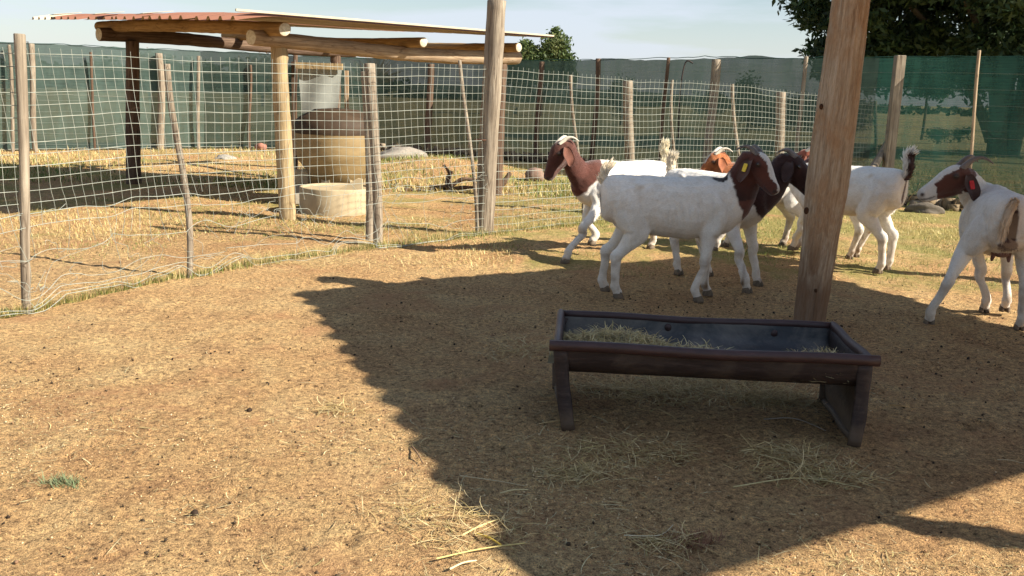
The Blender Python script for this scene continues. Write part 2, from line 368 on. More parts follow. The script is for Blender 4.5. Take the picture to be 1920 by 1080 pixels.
def fpos(s, zf, jit=1.0):
    """point of the mesh at arc length s, height fraction zf (0 bottom .. 1 top); arrays"""
    s = np.asarray(s, float); zf = np.asarray(zf, float)
    left = np.clip((seglen[5] - s) / 1.2, 0, 1)
    low = np.clip((.48 - zf) / .3, 0, 1) * left
    lean = np.clip((seglen[3] + .7 - s) / 2.5, 0, 1)
    s2 = s - lean * .17 * (zf - .2) + low * .10 * vnoise(s * 5 + 3, zf * 9, 21) + .012 * vnoise(s * 2.2, zf * 5, 22)
    s2 = np.clip(s2, 0, SL)
    x = np.interp(s2, seglen, base[:, 0]); y = np.interp(s2, seglen, base[:, 1]); H = np.interp(s2, seglen, hh)
    dx = np.interp(s2 + .05, seglen, base[:, 0]) - np.interp(s2 - .05, seglen, base[:, 0]); dy = np.interp(s2 + .05, seglen, base[:, 1]) - np.interp(s2 - .05, seglen, base[:, 1])
    L = np.hypot(dx, dy) + 1e-6; nxx, nyy = -dy / L, dx / L
    off = -.02 + .035 * np.sin(s * 2.1 + zf * 2) * np.sin(PI * np.clip(zf, 0, 1)) + .02 * vnoise(s * 1.4, zf * 3, 23) + low * (.07 * vnoise(s * 2.5, zf * 6, 24) - .05)
    z = H * (zf ** 1.0) + .007 * vnoise(s * 3.3, zf * 4 + 7, 25) + low * .075 * vnoise(s * 4.7, zf * 8, 26) + left * .012 * vnoise(s * .9, zf * 2, 27)
    return np.stack([x + nxx * off, y + nyy * off, np.maximum(z, .004)], -1)
NR = 22; DS = .07
sg = np.arange(0, SL, DS / 2)
for j in range(NR):
    sj = sg if j not in (1, 3, 4, 6) else sg[sg > seglen[5] - (.2 if j < 5 else 1.3)]
    zf = np.full(len(sj), (j / (NR - 1)) ** 1.0 * .985 + .005)
    P = fpos(sj, zf)
    V, F = tube_pts(P, .0019 if j % 4 else .0024, 4); mk('line_wire', V, F, WIRE, FEN)
ncol = int(SL / DS)
for i in range(ncol):
    zf = np.linspace(.0 if i * DS > seglen[5] else .02, 1.012, 30)
    P = fpos(np.full(30, i * DS), zf)
    if i * DS < seglen[5] and random.random() < .72:      # broken off bottoms
        P = P[random.randrange(5, 12):]
    V, F = tube_pts(P, .0015, 3); mk('stay_wire', V, F, WIRE, FEN)
# torn loose ends and bowed wires
for i in range(48):
    s0 = random.uniform(seglen[1], seglen[5]); zf0 = random.uniform(.12, .42); n = 9
    s = s0 + np.cumsum(np.random.default_rng(i).normal(0, .035, n)) + np.linspace(0, random.uniform(-.4, .4), n)
    zf = np.clip(zf0 + np.cumsum(np.random.default_rng(i + 500).normal(0, .016, n)) - np.linspace(0, random.uniform(-.1, .25), n), .01, .6)
    P = catmull(fpos(s, zf) + np.array([0, -.03, 0]), 3)
    V, F = tube_pts(P, .0014, 3); mk('torn_wire', V, F, WIRE, FEN)
# ties wire on the ground line
for (sa, sb, zf) in ((seglen[1], seglen[5], .02), (seglen[2], seglen[4], .05), (seglen[4], SL, .012)):
    s = np.arange(sa, sb, .05); P = fpos(s, np.full(len(s), zf)); P[:, 2] += .015 * np.abs(vnoise(s * 3, s * 0 + zf * 50, 31)); P[:, 1] -= .06
    V, F = tube_pts(P, .0021, 4); mk('bottom_wire', V, F, WIRE, FEN)

def fence_post(bp, tp, r0, r1, mat, name='post', parent=FEN, dY=.04, bend=.02, dig=.15, **k):
    g = G(*bp); Yd = g[1] + dY; a = AT(bp[0], bp[1], g[1]); t = AT(tp[0], tp[1], Yd)
    a = np.array([a[0], Yd, 0.0]); d = t - a; a = a - d * dig
    return log(name, a, t, r0, r1, mat, parent, bend=bend, **k)
fence_post((42, 590), (33, 65), .024, .028, WGREY, bend=.008, seed=3)['label'] = 'rough grey post at the left edge, reddish brown at its foot'
fence_post((345, 520), (322, 121), .019, .023, WGREY, 'dropper', bend=.05, seed=4)
fence_post((706, 462), (699, 120), .042, .044, WGREY, seed=5)['label'] = 'split grey post beside the round feeder'
fence_post((686, 456), (684, 135), .030, .032, WGREY, seed=15, dY=.12)
fence_post((893, 440), (877, 113), .017, .017, WGREY, 'dropper', bend=.05, seed=6, dY=-.02)
fence_post((1090, 418), (1084, 141), .016, .015, WGREY, 'dropper', bend=.05, seed=7)
fence_post((1187, 405), (1185, 152), .058, .055, WGREY, seed=8, dY=.09)
fence_post((1279, 398), (1276, 150), .017, .016, WGREY, 'dropper', bend=.05, seed=9)
fence_post((1386, 388), (1383, 158), .020, .020, WGREY, 'dropper', bend=.04, seed=10)
fence_post((1456, 382), (1468, 173), .062, .060, WGREY, seed=11, dY=.10)
fence_post((1640, 372), (1648, 190), .022, .022, WGREY, 'dropper', bend=.04, seed=12)
b0 = G(1600, 395); bt = AT(1668, 255, G(1650, 374)[1]); b0[1] += .2
log('brace', b0, bt, .05, .05, WGREY, FEN, seed=13)['label'] = 'leaning pale brace pole at the far corner'

# tall post
tp = fence_post((909, 440), (929, 2), .083, .086, WGREY, 'tall_post', None, dY=.05, bend=.01, knots=3, seg=20, seed=21)
tag(tp, 'tall thick weathered round post rising above the fence beside the brown-headed goat', 'post')
pc = AT(908, 262, G(909, 440)[1] + .05); ang = np.linspace(0, 2 * PI * 1.96, 40)
V, F = tube_pts(np.stack([pc[0] + .091 * np.cos(ang), pc[1] + .091 * np.sin(ang), pc[2] + np.linspace(-.006, .006, 40)], -1), .0032, 4)
o = mk('tie_wire', V, F, WIRED)
o.parent = tp; bpy.context.view_layer.update(); o.matrix_parent_inverse = tp.matrix_world.inverted()

# ------------------------------------------------------------ shade net fence behind
def m_net(ca, cb, oa, ob):
  def fn(n, b):
    out = [x for x in n.nodes if x.type == 'OUTPUT_MATERIAL'][0]
    v = coords(n); k = noise(n, v, 1.6, 5, .7, .6); st_ = coords(n, (1, 1, 30)); k2 = noise(n, st_, 3, 3, .6)
    kf = noise(n, coords(n, (3, 3, .6)), 1.5, 4, .6, .8)
    c = ramp(n, k, [(.3, ca), (.7, cb)])
    c = mixc(n, .5, c, ramp(n, k2, [(.3, (.6, .6, .6)), (.7, (1.3, 1.3, 1.3))]), 'MULTIPLY')
    c = mixc(n, .6, c, ramp(n, kf, [(.35, (.65, .65, .65)), (.65, (1.25, 1.25, 1.25))]), 'MULTIPLY')
    n.links.new(c, b.inputs['Base Color']); b.inputs['Roughness'].default_value = .8
    tl = nn(n, 'ShaderNodeBsdfTranslucent'); n.links.new(c, tl.inputs[0])
    m1 = nn(n, 'ShaderNodeMixShader'); m1.inputs[0].default_value = .35; n.links.new(b.outputs[0], m1.inputs[1]); n.links.new(tl.outputs[0], m1.inputs[2])
    tr = nn(n, 'ShaderNodeBsdfTransparent'); m2 = nn(n, 'ShaderNodeMixShader')
    n.links.new(ramp(n, mixc(n, .5, k2, kf), [(.35, (oa, oa, oa)), (.65, (ob, ob, ob))]), m2.inputs[0])
    n.links.new(tr.outputs[0], m2.inputs[1]); n.links.new(m1.outputs[0], m2.inputs[2]); n.links.new(m2.outputs[0], out.inputs[0])
  return fn
NETL = node_mat('pale_shade_net', m_net((.050, .082, .070), (.080, .120, .104), .84, .94), .8, .2)  # left stretch of the net, paler and greyer than the rest
NETM = node_mat('dull_shade_net', m_net((.026, .046, .038), (.042, .070, .058), .86, .95), .8, .2)
NET = node_mat('green_shade_net', m_net((.018, .062, .048), (.032, .092, .074), .80, .91), .8, .2)
NF = empty('shade_net_fence'); tag(NF, 'tall see-through green shade net fence stretched round the back of the yard', 'fence')
NH = 1.93
npath = [(-19, 9.5), (-12.2, 14.6), (-8.8, 17.4), (-6.4, 19.3), (-3.3, 20.2), (-.6, 19.4), (.85, 17.9), (3.13, 14.75), (4.85, 12.95), (5.65, 12.25), (9.5, 10.6), (14, 9.2)]
npa = np.array(npath, float); nsl = np.r_[0, np.cumsum(np.linalg.norm(np.diff(npa, axis=0), axis=1))]
def npos(s): return np.interp(s, nsl, npa[:, 0]), np.interp(s, nsl, npa[:, 1])
cuts = [0, nsl[3], nsl[6], nsl[8], nsl[-1]]
for a, b in zip(cuts[:-1], cuts[1:]):
    s = np.arange(a, b + .001, (b - a) / int((b - a) / .12)); zf = np.linspace(0, 1, 22)
    S, ZF = np.meshgrid(s, zf, indexing='ij'); x, y = npos(S)
    off = .03 * np.sin(S * 1.7) * np.sin(PI * ZF) + .022 * vnoise(S * 2.4, ZF * 3, 41) + .012 * vnoise(S * 9, ZF * 1.5, 42)
    top = NH + .022 * vnoise(S * 1.3, S * 0, 43) + .012 * vnoise(S * 7, S * 0, 44)
    V = np.stack([x + off * .4, y + off, .03 + ZF * (top - .03)], -1)
    m, n_ = S.shape; ii = np.arange(m * n_).reshape(m, n_)
    F = np.stack([ii[:-1, :-1], ii[1:, :-1], ii[1:, 1:], ii[:-1, 1:]], -1).reshape(-1, 4)
    mk('net_panel', V.reshape(-1, 3), F, {0: NETL, 1: NETM, 2: NETM}.get(cuts.index(a), NET), NF)
s = np.arange(0, nsl[-1], .12); x, y = npos(s)
for zz_, rr in ((NH, .006), (1.02, .0022), (.035, .006)):
    V, F = tube_pts(np.stack([x, y - .02, zz_ + .015 * vnoise(s * 5, s * 0 + zz_, 45) + .02 * vnoise(s * .9, s * 0, 46)], -1), rr, 4)
    mk('support_wire', V, F, WIRE if zz_ < 1.5 else NET, NF)
# net mesh backing: large square stock fence wires just in front of it
for j in range(9):
    V, F = tube_pts(np.stack([x, y - .05, .12 + j * .2 + .01 * vnoise(s * 2, s * 0 + j, 47)], -1), .0014, 3); mk('strand_wire', V, F, WIRE, NF)
def net_post(px, topy, r, mat, square=False, name='post', lean=0, seed=None):
    # find net point under this column
    best = min(((abs((lambda p: 960 + FPX * (p @ _r) / (p @ _f))(np.array([*npos(q), 1.0 - CAMH])) - px), q) for q in np.arange(0, nsl[-1], .03)))
    X0, Y0 = npos(best[1]); Y0 = Y0 - .1; t = AT(px, topy, Y0)
    if square:
        V, F = box_vf(0, 0, 0, r * 2, r * 2, t[2] + .2); o = mk(name, V, F, [mat], NF, False); o.location = (t[0], Y0, (t[2] - .2) / 2 + 0)
        md = o.modifiers.new('bev', 'BEVEL'); md.width = .006; return o
    return log(name, (t[0] - lean, Y0, -.2), t, r, r * .95, mat, NF, bend=.03, seed=seed, seg=10, knots=1)
for (px, ty, r, m) in ((8, 84, .03, WGREY), (52, 82, .05, WGREY), (168, 98, .025, WDARK), (292, 100, .075, WGREY), (366, 105, .035, WGREY), (465, 122, .03, WDARK), (548, 100, .05, WDARK), (803, 120, .075, WDARK), (1013, 116, .05, WDARK),
                       (1117, 110, .045, WDARK), (1248, 108, .03, WDARK), (1339, 112, .075, WGREY), (1506, 106, .03, WGREY)):
    net_post(px, ty, r, m, seed=int(px))
o = net_post(1688, 104, .06, WGREY, True); o['label'] = 'square sawn post at the far corner where both fences meet'
net_post(1845, 95, .021, WTAN, lean=-.02, seed=77)
p0 = AT(1285, 118, 15); p1 = AT(1272, 260, 15); P = catmull([p0 + [.12, 0, .0], p0, p0 * .6 + p1 * .4 + [-.04, 0, 0], p1], 6)
V, F = tube_pts(P, .012, 6); mk('cable', V, F, PLAST, NF)

# ------------------------------------------------------------ pole shelter with tin roof
SH = empty('pole_shelter'); tag(SH, 'open log pole shelter with low corrugated red and cream tin roof behind the mesh fence', 'shelter')
pb = np.array([-2.25, 9.24]); pa = np.array([-4.96, 12.13]); d1 = (pa - pb) / np.linalg.norm(pa - pb); d2 = np.array([.58, .81]); d2 /= np.linalg.norm(d2)
pcn = pa + d2 * 3.55; pdn = pb + d2 * 3.45
def P3(p, z): return (float(p[0]), float(p[1]), float(z))
log('post', P3(pb + [0, 0], -.2), (AT(525, 62, 9.24)[0], 9.24, 1.80), .078, .080, WYEL, SH, seed=31, seg=18)['label'] = 'yellowish peeled front post in full sun'
log('post', P3(pa, -.2), (AT(247, 78, 12.13)[0], 12.13, 1.80), .090, .084, WDARK, SH, seed=32, seg=16)
log('post', P3(pcn, -.2), P3(pcn, 1.84), .085, .08, WDARK, SH, seed=33)
log('post', P3(pdn, -.2), P3(pdn, 1.70), .08, .075, WDARK, SH, seed=34)
log('rafter', P3(pb - d2 * .40, 1.735), P3(pb + d2 * 3.75, 1.76), .075, .085, WTAN, SH, seed=35, bend=.03)
log('rafter', P3(pa - d2 * .36, 1.86), P3(pa + d2 * 3.95, 1.90), .080, .075, WDARK, SH, seed=36, bend=.03)
for t, e0, e1, z0, z1, r, mt in ((-.15, .33, .50, AT(541, 50, 8.88)[2], AT(186, 50, 12.35)[2], .066, WOCH), (1.75, .35, .45, AT(793, 73, 10.4)[2], 1.99, .055, WOCH), (3.45, .38, .45, AT(970, 83, 11.8)[2], 2.02, .055, WOCH)):
    log('purlin', P3(pa + d2 * t + d1 * e1, z1), P3(pb + d2 * t - d1 * e0, z0), r, r * .98, mt, SH, seed=int(40 + t * 3), bend=.03, seg=18)
def m_tin(c_top, c_bot):
    def f(n, b):
        v = coords(n); k = noise(n, v, 4, 5, .7)
        g = nn(n, 'ShaderNodeNewGeometry')
        top = ramp(n, k, [(.3, tuple(q * .75 for q in c_top)), (.7, c_top)]); bot = ramp(n, k, [(.3, tuple(q * .8 for q in c_bot)), (.7, c_bot)])
        n.links.new(mixc(n, g.outputs['Backfacing'], top, bot), b.inputs['Base Color'])
    return f
TINR = node_mat('red_tin', m_tin((.20, .080, .045), (.36, .27, .17)), .55, .4)
TINC = node_mat('cream_tin', m_tin((.50, .44, .32), (.36, .27, .17)), .5, .4)
K1 = np.array([*(pb - d2 * .856 - d1 * .5), 1.895]); K2 = np.array([*(pb + d2 * 4.0 - d1 * .5), 1.995])
K0 = np.array([*(pa - d2 * .856 + d1 * 1.15), 2.09]); K3 = K0 + (K2 - K1) * .32 + [0, 0, .02]  # far side of the roof cut short so its cast shadow stays shallower
def sheet(name, A, B, Cc, D, nrib, mat, parent, droop=0.0, amp=.034, over=0.0, zoff=0.0, nl=24, sine=False):
    """corrugated sheet, ribs run A->D ; A-B is the eave edge"""
    A, B, Cc, D = map(lambda q: np.asarray(q, float), (A, B, Cc, D))
    prof = []
    for r_ in range(nrib):
        for (q, h) in ((0, 0), (.60, 0), (.72, 1), (.86, 1), (.98, 0)): prof.append(((r_ + q) / nrib, h))
    prof.append((1, 0))
    if sine: prof = [(q / (nrib * 10), .5 - .5 * math.cos(2 * PI * q / 10)) for q in range(nrib * 10 + 1)]
    m = len(prof)
    V = []
    for i in range(nl + 1):
        t = (i / nl) ** 1.6; 
        for (q, h) in prof:
            p = (A * (1 - q) + B * q) * (1 - t) + (D * (1 - q) + Cc * q) * t
            dd = np.linalg.norm(D - A) * t
            z = h * amp - droop * max(0, (.42 - dd) / .42) ** 1.5 + zoff
            V.append(p + [0, 0, z])
    F = []
    for i in range(nl):
        for k in range(m - 1): a_ = i * m + k; F.append((a_, a_ + 1, a_ + m + 1, a_ + m))
    o = mk(name, V, F, mat, parent, False); return o
NS = 6
for i in range(NS):
    q0, q1 = i / NS, (i + 1) / NS
    ext = [.0, .05, .02, -.03, .04, 0][i]
    e = -np.array([*d2, 0]) * ext
    A = K1 * (1 - q0) + K0 * q0 + e; B = K1 * (1 - q1) + K0 * q1 + e; Cc = K2 * (1 - q1) + K3 * q1; D = K2 * (1 - q0) + K3 * q0
    # B first so normals face up
    o = sheet('roof_sheet', B, A, D, Cc, 4, TINC if i in (5,) else TINR, SH, droop=.058, zoff=.003 * (i % 2))
for i, (q, w) in enumerate(((.33, .10), (.56, .07), (.80, .09))):     # lighter bent cream flashings along the eave
    c = K1 * (1 - q) + K0 * q; A = c + np.array([*(d1 * w * 2), 0]); e = np.array([*d2, 0])
    V = [A - e * .04 + [0, 0, .0], c - e * .05 + [0, 0, .005], c + e * .30 + [0, 0, .055], A + e * .30 + [0, 0, .055]]
    V = V + [v - np.array([0, 0, .004]) for v in V]
    mk('cream_flashing', V, [(0, 1, 2, 3), (7, 6, 5, 4), (0, 4, 5, 1), (1, 5, 6, 2), (2, 6, 7, 3), (3, 7, 4, 0)], TINC, SH, False)
# cream edge flashing on the right verge
e = -np.array([*d1, 0]); V = []
for (p) in (K1, K2): V += [p + e * .0 + [0, 0, .036], p + e * .02 + [0, 0, .034], p + e * .02 + [0, 0, .016], p + e * .0 + [0, 0, .014]]
mk('verge_flashing', V, [(0, 1, 5, 4), (1, 2, 6, 5), (2, 3, 7, 6), (3, 0, 4, 7), (3, 2, 1, 0), (4, 5, 6, 7)], TINC, SH, False)

# ------------------------------------------------------------ the shelter over the trough: post in view, roof above the frame
FS = empty('feed_shelter'); tag(FS, 'thick leaning barked log post carrying the roof that shades the trough', 'shelter')
def up(S, z): return np.array([S[0] - SD[0] * KS * z, S[1] - SD[1] * KS * z, z])
A_, C_, D_, B_ = (-1.39, 5.94), (2.05, 8.05), (3.62, 4.27), (.16, 2.12)
zA, zB, zC, zD = 2.30, 2.42, 2.16, 2.28
RA, RB, RC, RD = up(A_, zA), up(B_, zB), up(C_, zC), up(D_, zD)
for i in range(5):
    q0, q1 = i / 5, (i + 1) / 5
    q1 = min(1, q1 + .004)
    sheet('roof_sheet', RB * (1 - q0) + RA * q0, RB * (1 - q1) + RA * q1, RD * (1 - q1) + RC * q1, RD * (1 - q0) + RC * q0, 3, TINR, FS, sine=True, amp=.048, zoff=0)
pg = G(1515, 612); pt = AT(1601, 2, pg[1] - .05)
dirp = (pt - pg) / (pt[2] - pg[2]); topz = 2.2
# hand shaped post: tapered, bulge at mid
def big_post(name, p0, p1, rad, mat, parent, seed):
    rs = np.random.default_rng(seed); d = Vector(p1) - Vector(p0); L = d.length; n = 320; seg = 110
    zz = np.linspace(0, L, n); a = np.arange(seg) * 2 * PI / seg
    R = np.interp(zz / L, rad[0], rad[1])[:, None] * (1 + .02 * np.sin(2 * a + 1)[None, :] + .035 * vnoise(a[None, :] * 1.6 + 5, zz[:, None] * 3 + 0 * a, seed) * np.sin(a / 2)[None, :] + .02 * vnoise(a[None, :] * 6, zz[:, None] * 5 + 0 * a, seed + 1) * np.sin(a / 2)[None, :])
    R = R + .0035 * vnoise(a[None, :] * 14, zz[:, None] * 5 + 0 * a, 201) * np.abs(np.sin(a / 2))[None, :] + .0022 * vnoise(a[None, :] * 30, zz[:, None] * 14 + 0 * a, 202) - .006 * np.clip(vnoise(a[None, :] * 9, zz[:, None] * 1.6 + 0 * a, 203) - .55, 0, 1) * 2
    cx = .02 * np.sin(zz * 1.9 + 1.0) - .02 * math.sin(1.0)
    V = np.stack([cx[:, None] + R * np.cos(a), R * np.sin(a), np.repeat(zz[:, None], seg, 1)], -1).reshape(-1, 3)
    i = np.arange(n - 1)[:, None] * seg; k = np.arange(seg)[None, :]; k2 = (k + 1) % seg
    F = [tuple(q) for q in np.stack([i + k, i + k2, i + seg + k2, i + seg + k], -1).reshape(-1, 4).tolist()]
    F.append(tuple(range(seg - 1, -1, -1))); F.append(tuple((n - 1) * seg + k for k in range(seg)))
    o = mk(name, V, F, mat, parent); o.location = p0; o.rotation_mode = 'QUATERNION'; o.rotation_quaternion = d.to_track_quat('Z', 'Y'); return o
def m_bark(n, b):
    v = coords(n, (34, 34, 1.5)); k = noise(n, v, 1.6, 9, .75, .25)
    v2 = coords(n, (1, 1, .45)); k2 = noise(n, v2, 5.5, 6, .65, .5); k3 = noise(n, coords(n, (60, 60, 9)), 2.5, 6, .75)
    c = ramp(n, k, [(.28, (.20, .12, .07)), (.42, (.42, .30, .195)), (.56, (.60, .475, .34)), (.75, (.74, .64, .50))])
    c = mixc(n, ramp(n, k2, [(.46, (0, 0, 0)), (.60, (.70, .70, .70))]), c, mixc(n, k3, (.36, .185, .08), (.58, .37, .21)))
    c = mixc(n, .6, c, ramp(n, k3, [(.3, (.55, .50, .45)), (.55, (1.05, 1.05, 1.05))]), 'MULTIPLY')
    z = nn(n, 'ShaderNodeSeparateXYZ'); t_ = nn(n, 'ShaderNodeTexCoord'); n.links.new(t_.outputs['Object'], z.inputs[0])
    ad = nn(n, 'ShaderNodeMath', operation='ADD'); n.links.new(z.outputs[2], ad.inputs[0])
    k4 = nn(n, 'ShaderNodeMath', operation='MULTIPLY'); n.links.new(k2, k4.inputs[0]); k4.inputs[1].default_value = -.8; n.links.new(k4.outputs[0], ad.inputs[1])
    c = mixc(n, ramp(n, ad.outputs[0], [(0.0, (.75, .75, .75)), (.30, (0, 0, 0))]), c, (.17, .09, .05))
    n.links.new(c, b.inputs['Base Color'])
    ad2 = nn(n, 'ShaderNodeMath', operation='ADD'); n.links.new(k, ad2.inputs[0]); n.links.new(k3, ad2.inputs[1])
    bump(n, b, ad2.outputs[0], 1.0, .016)
BARK = node_mat('peeling_bark', m_bark, .85, .2)
p0 = pg - dirp * .15; p1 = pg + dirp * topz
bp = big_post('post', tuple(p0), tuple(p1), ([0, .08, .3, .42, .55, .8, 1], [.092, .089, .104, .117, .116, .101, .098]), BARK, FS, 51)
KNOT = node_mat('dark_knot', m_simple((.03, .015, .01), (.08, .04, .02), 60), .9, .1)
for (kx_, ky_, kr_) in ((1556, 432, .009), (1540, 200, .011), (1575, 70, .008), (1512, 395, .014), (1530, 545, .008)):
    kp = AT(kx_, ky_, pg[1] - .118); v, f, _, _ = loft([(kp[0], kp[1] + .012, kp[2], kr_ * .8, kr_ * 1.2), (kp[0], kp[1], kp[2], kr_, kr_ * 1.5), (kp[0], kp[1] - .004, kp[2], kr_ * .6, kr_ * .9)], (1, 0, 0), 2, 12)
    ko = mk('knot', v, f, KNOT); ko.parent = FS
S1 = G(1650, 978)[:2]; zS = 2.37; psx = up(S1, zS)
log('post', (psx[0], psx[1], -.1), (psx[0], psx[1], zS - .02), .075, .075, WTAN, FS, seed=52)
log('post', (RC[0] - .2, RC[1] - .3, -.1), (RC[0] - .2, RC[1] - .3, 2.1), .085, .085, WTAN, FS, seed=53)
for q in (.16, .5, .84):
    a = RA * (1 - q) + RC * q; b = RB * (1 - q) + RD * q
    log('purlin', a * .94 + b * .06 - [0, 0, .06], b * .94 + a * .06 - [0, 0, .06], .05, .05, WTAN, FS, seed=54)
_a = RA * .85 + RB * .15; _b = RC * .85 + RD * .15
log('rafter', _a * .93 + _b * .07 - [0, 0, .16], _a * .07 + _b * .93 - [0, 0, .16], .05, .05, WTAN, FS, seed=55)
_a = RA * .15 + RB * .85; _b = RC * .15 + RD * .85
log('rafter', _a * .93 + _b * .07 - [0, 0, .16], _a * .07 + _b * .93 - [0, 0, .16], .05, .05, WTAN, FS, seed=56)
# ------------------------------------------------------------ goats
WHITE = np.array([.74, .72, .67]); TANW = np.array([.60, .50, .36])
def nrm(v): v = np.asarray(v, float); return v / (np.linalg.norm(v) + 1e-9)
def remesh_body(lofts, voxel=.008, smooth=5):
    V = []; F = []
    for (v, f) in lofts:
        b = len(V); V += [tuple(map(float, q)) for q in v]; F += [tuple(b + i for i in g) for g in f]
    me = bpy.data.meshes.new('tmp'); me.from_pydata(V, [], F)
    import bmesh
    bm = bmesh.new(); bm.from_mesh(me); bmesh.ops.recalc_face_normals(bm, faces=bm.faces); bm.to_mesh(me); bm.free()
    o = bpy.data.objects.new('tmp', me); C.objects.link(o)
    r = o.modifiers.new('r', 'REMESH'); r.mode = 'VOXEL'; r.voxel_size = voxel; r.use_smooth_shade = True
    s = o.modifiers.new('s', 'SMOOTH'); s.factor = .5; s.iterations = smooth
    dg = bpy.context.evaluated_depsgraph_get(); e = o.evaluated_get(dg); m2 = bpy.data.meshes.new_from_object(e)
    bpy.data.objects.remove(o); bpy.data.meshes.remove(me)
    return m2
def goat(label, origin, heading, scale, hooves, poll, hyaw, hpitch, fn_color, ear_col, horn_mat=HORN, tail=None, tail_col=None, tag_mat=None, tag_side=1,
         ear_hang=None, udder=False, fat=1.0, horn_len=.15, rump_lift=0.0, neck_r=1.0, hoofdark=True, lod=.008, ear_scale=.92, head_scale=1.1, tail_spread=1.0, tail_r=1.0):
    og = G(*origin); hd = math.radians(heading); ch, sh = math.cos(hd), math.sin(hd)
    gz = hz(og[0], og[1])
    root = empty('goat', (og[0], og[1], gz), hd); tag(root, label, 'goat', 'brown and white goats in the yard')
    def L(p):
        dx, dy = p[0] - og[0], p[1] - og[1]
        return np.array([dx * ch + dy * sh, -dx * sh + dy * ch, p[2] - gz]) / scale
    def Ld(yaw, pitch):
        a = math.radians(yaw) - hd; p = math.radians(pitch)
        return np.array([math.cos(p) * math.cos(a), math.cos(p) * math.sin(a), math.sin(p)])
    lofts = []; SMP = []
    def addl(part, st, side, sub=4, seg=18, sup=2.0):
        v, f, S, fr = loft(st, side, sub, seg, sup); lofts.append((v, f))
        n = len(S)
        for i, s in enumerate(S): SMP.append((*s[:3], (s[3] + s[4]) / 2, part, i / (n - 1), *fr[i][0]))
    w = fat; rl = rump_lift
    addl(0, [(-.462, 0, .640 + rl, .03, .06), (-.452, 0, .640 + rl, .075 * w, .110), (-.415, 0, .638 + rl, .108 * w, .142), (-.31, 0, .625 + rl, .128 * w, .163), (-.18, 0, .605 + rl * .5, .140 * w, .180), (-.04, 0, .590, .156 * w, .192),
             (.10, 0, .585, .158 * w, .194), (.22, 0, .592, .142 * w, .190), (.32, 0, .605, .122 * w, .180), (.40, 0, .605, .095 * w, .145), (.45, 0, .60, .06 * w, .09), (.465, 0, .60, .03, .05)], (0, 1, 0), 4, 22, 2.2)
    # spine ridge and hip bones, shoulder blades
    addl(0, [(-.36, 0, .755 + rl, .02, .02), (-.2, 0, .765 + rl * .5, .035, .022), (0, 0, .757, .035, .022), (.2, 0, .768, .030, .026), (.33, 0, .755, .02, .02)], (0, 1, 0), 3, 10)
    for s in (-1, 1):
        addl(0, [(-.27, s * .065, .735 + rl, .02, .02), (-.24, s * .085, .725 + rl, .034, .028), (-.20, s * .09, .71, .02, .02)], (0, 1, 0), 3, 10)
        addl(0, [(.20, s * .075, .735, .02, .02), (.26, s * .10, .63, .055, .040), (.28, s * .115, .52, .055, .045), (.25, s * .105, .44, .045, .04)], (0, 1, 0), 3, 12)
    # head
    h = Ld(hyaw, hpitch); pl = L(AT(poll[0], poll[1], og[1] + poll[2])); HSC = head_scale
    lat = nrm(np.cross([0, 0, 1], h)); upv = np.cross(h, lat)
    def HP(a, b, c=0.0): return pl + (h * a + upv * b + lat * c) * HSC
    hs = [(-.045, -.045, .020, .025), (-.03, -.045, .045, .050), (.0, -.040, .056, .066), (.045, -.036, .060, .072), (.09, -.036, .053, .068), (.13, -.040, .043, .059), (.17, -.046, .036, .049), (.205, -.053, .034, .043), (.235, -.060, .033, .038), (.255, -.064, .026, .029), (.264, -.066, .012, .014)]
    addl(2, [(*HP(a, b), rx * HSC, ry * HSC) for a, b, rx, ry in hs], lat, 4, 20, 2.25)
    addl(2, [(*HP(a, b), rx * HSC, ry * HSC) for a, b, rx, ry in ((.02, -.085, .028, .030), (.07, -.098, .030, .030), (.12, -.098, .024, .022), (.18, -.094, .020, .017), (.225, -.090, .022, .015), (.243, -.088, .012, .010))], lat, 3, 12)
    addl(2, [(*HP(a, b), rx * HSC, ry * HSC) for a, b, rx, ry in ((-.02, .010, .02, .012), (.03, .024, .032, .016), (.08, .022, .026, .014), (.14, .008, .018, .010))], lat, 3, 12)
    for s in (-1, 1):
        addl(2, [(*HP(a, b, s * c), rx * HSC, ry * HSC) for a, b, c, rx, ry in ((.045, -.008, .044, .008, .008), (.068, -.004, .050, .016, .013), (.09, -.012, .044, .008, .008))], lat, 3, 10)
        addl(2, [(*HP(a, b, s * c), rx * HSC, ry * HSC) for a, b, c, rx, ry in ((.215, -.046, .018, .006, .006), (.235, -.046, .021, .012, .010), (.25, -.052, .016, .006, .006))], lat, 3, 8)
    # neck
    hb = HP(-.005, -.055); q = np.array([.345, 0, .635])
    nd = nrm(hb - q); mr = neck_r; nside = nrm(np.cross([0, 0, 1], nd) if abs(nd[2]) < .97 else [0, 1, 0]); nside = nrm(nside * .5 + np.array([0, 1, 0]) * (1 if nside[1] > -.2 else -1) * .5) 
    if abs(nside @ nd) > .9: nside = np.array([0, 1, 0])
    mid = (q * .5 + hb * .5) + np.array([.02, 0, -.02]); mr = neck_r
    addl(1, [(.25, 0, .60, .095, .15), (.34, 0, .625, .098 * mr, .150), (*(q * .68 + mid * .32 + [.01, 0, 0]), .088 * mr, .138 * mr), (*(q * .15 + mid * .85), .078 * mr, .120 * mr), (*(mid * .45 + hb * .55), .068 * mr, .098 * mr), (*hb, .060, .080), (*HP(.03, -.055), .045, .05)], nside, 5, 18)
    # legs
    HV = {}
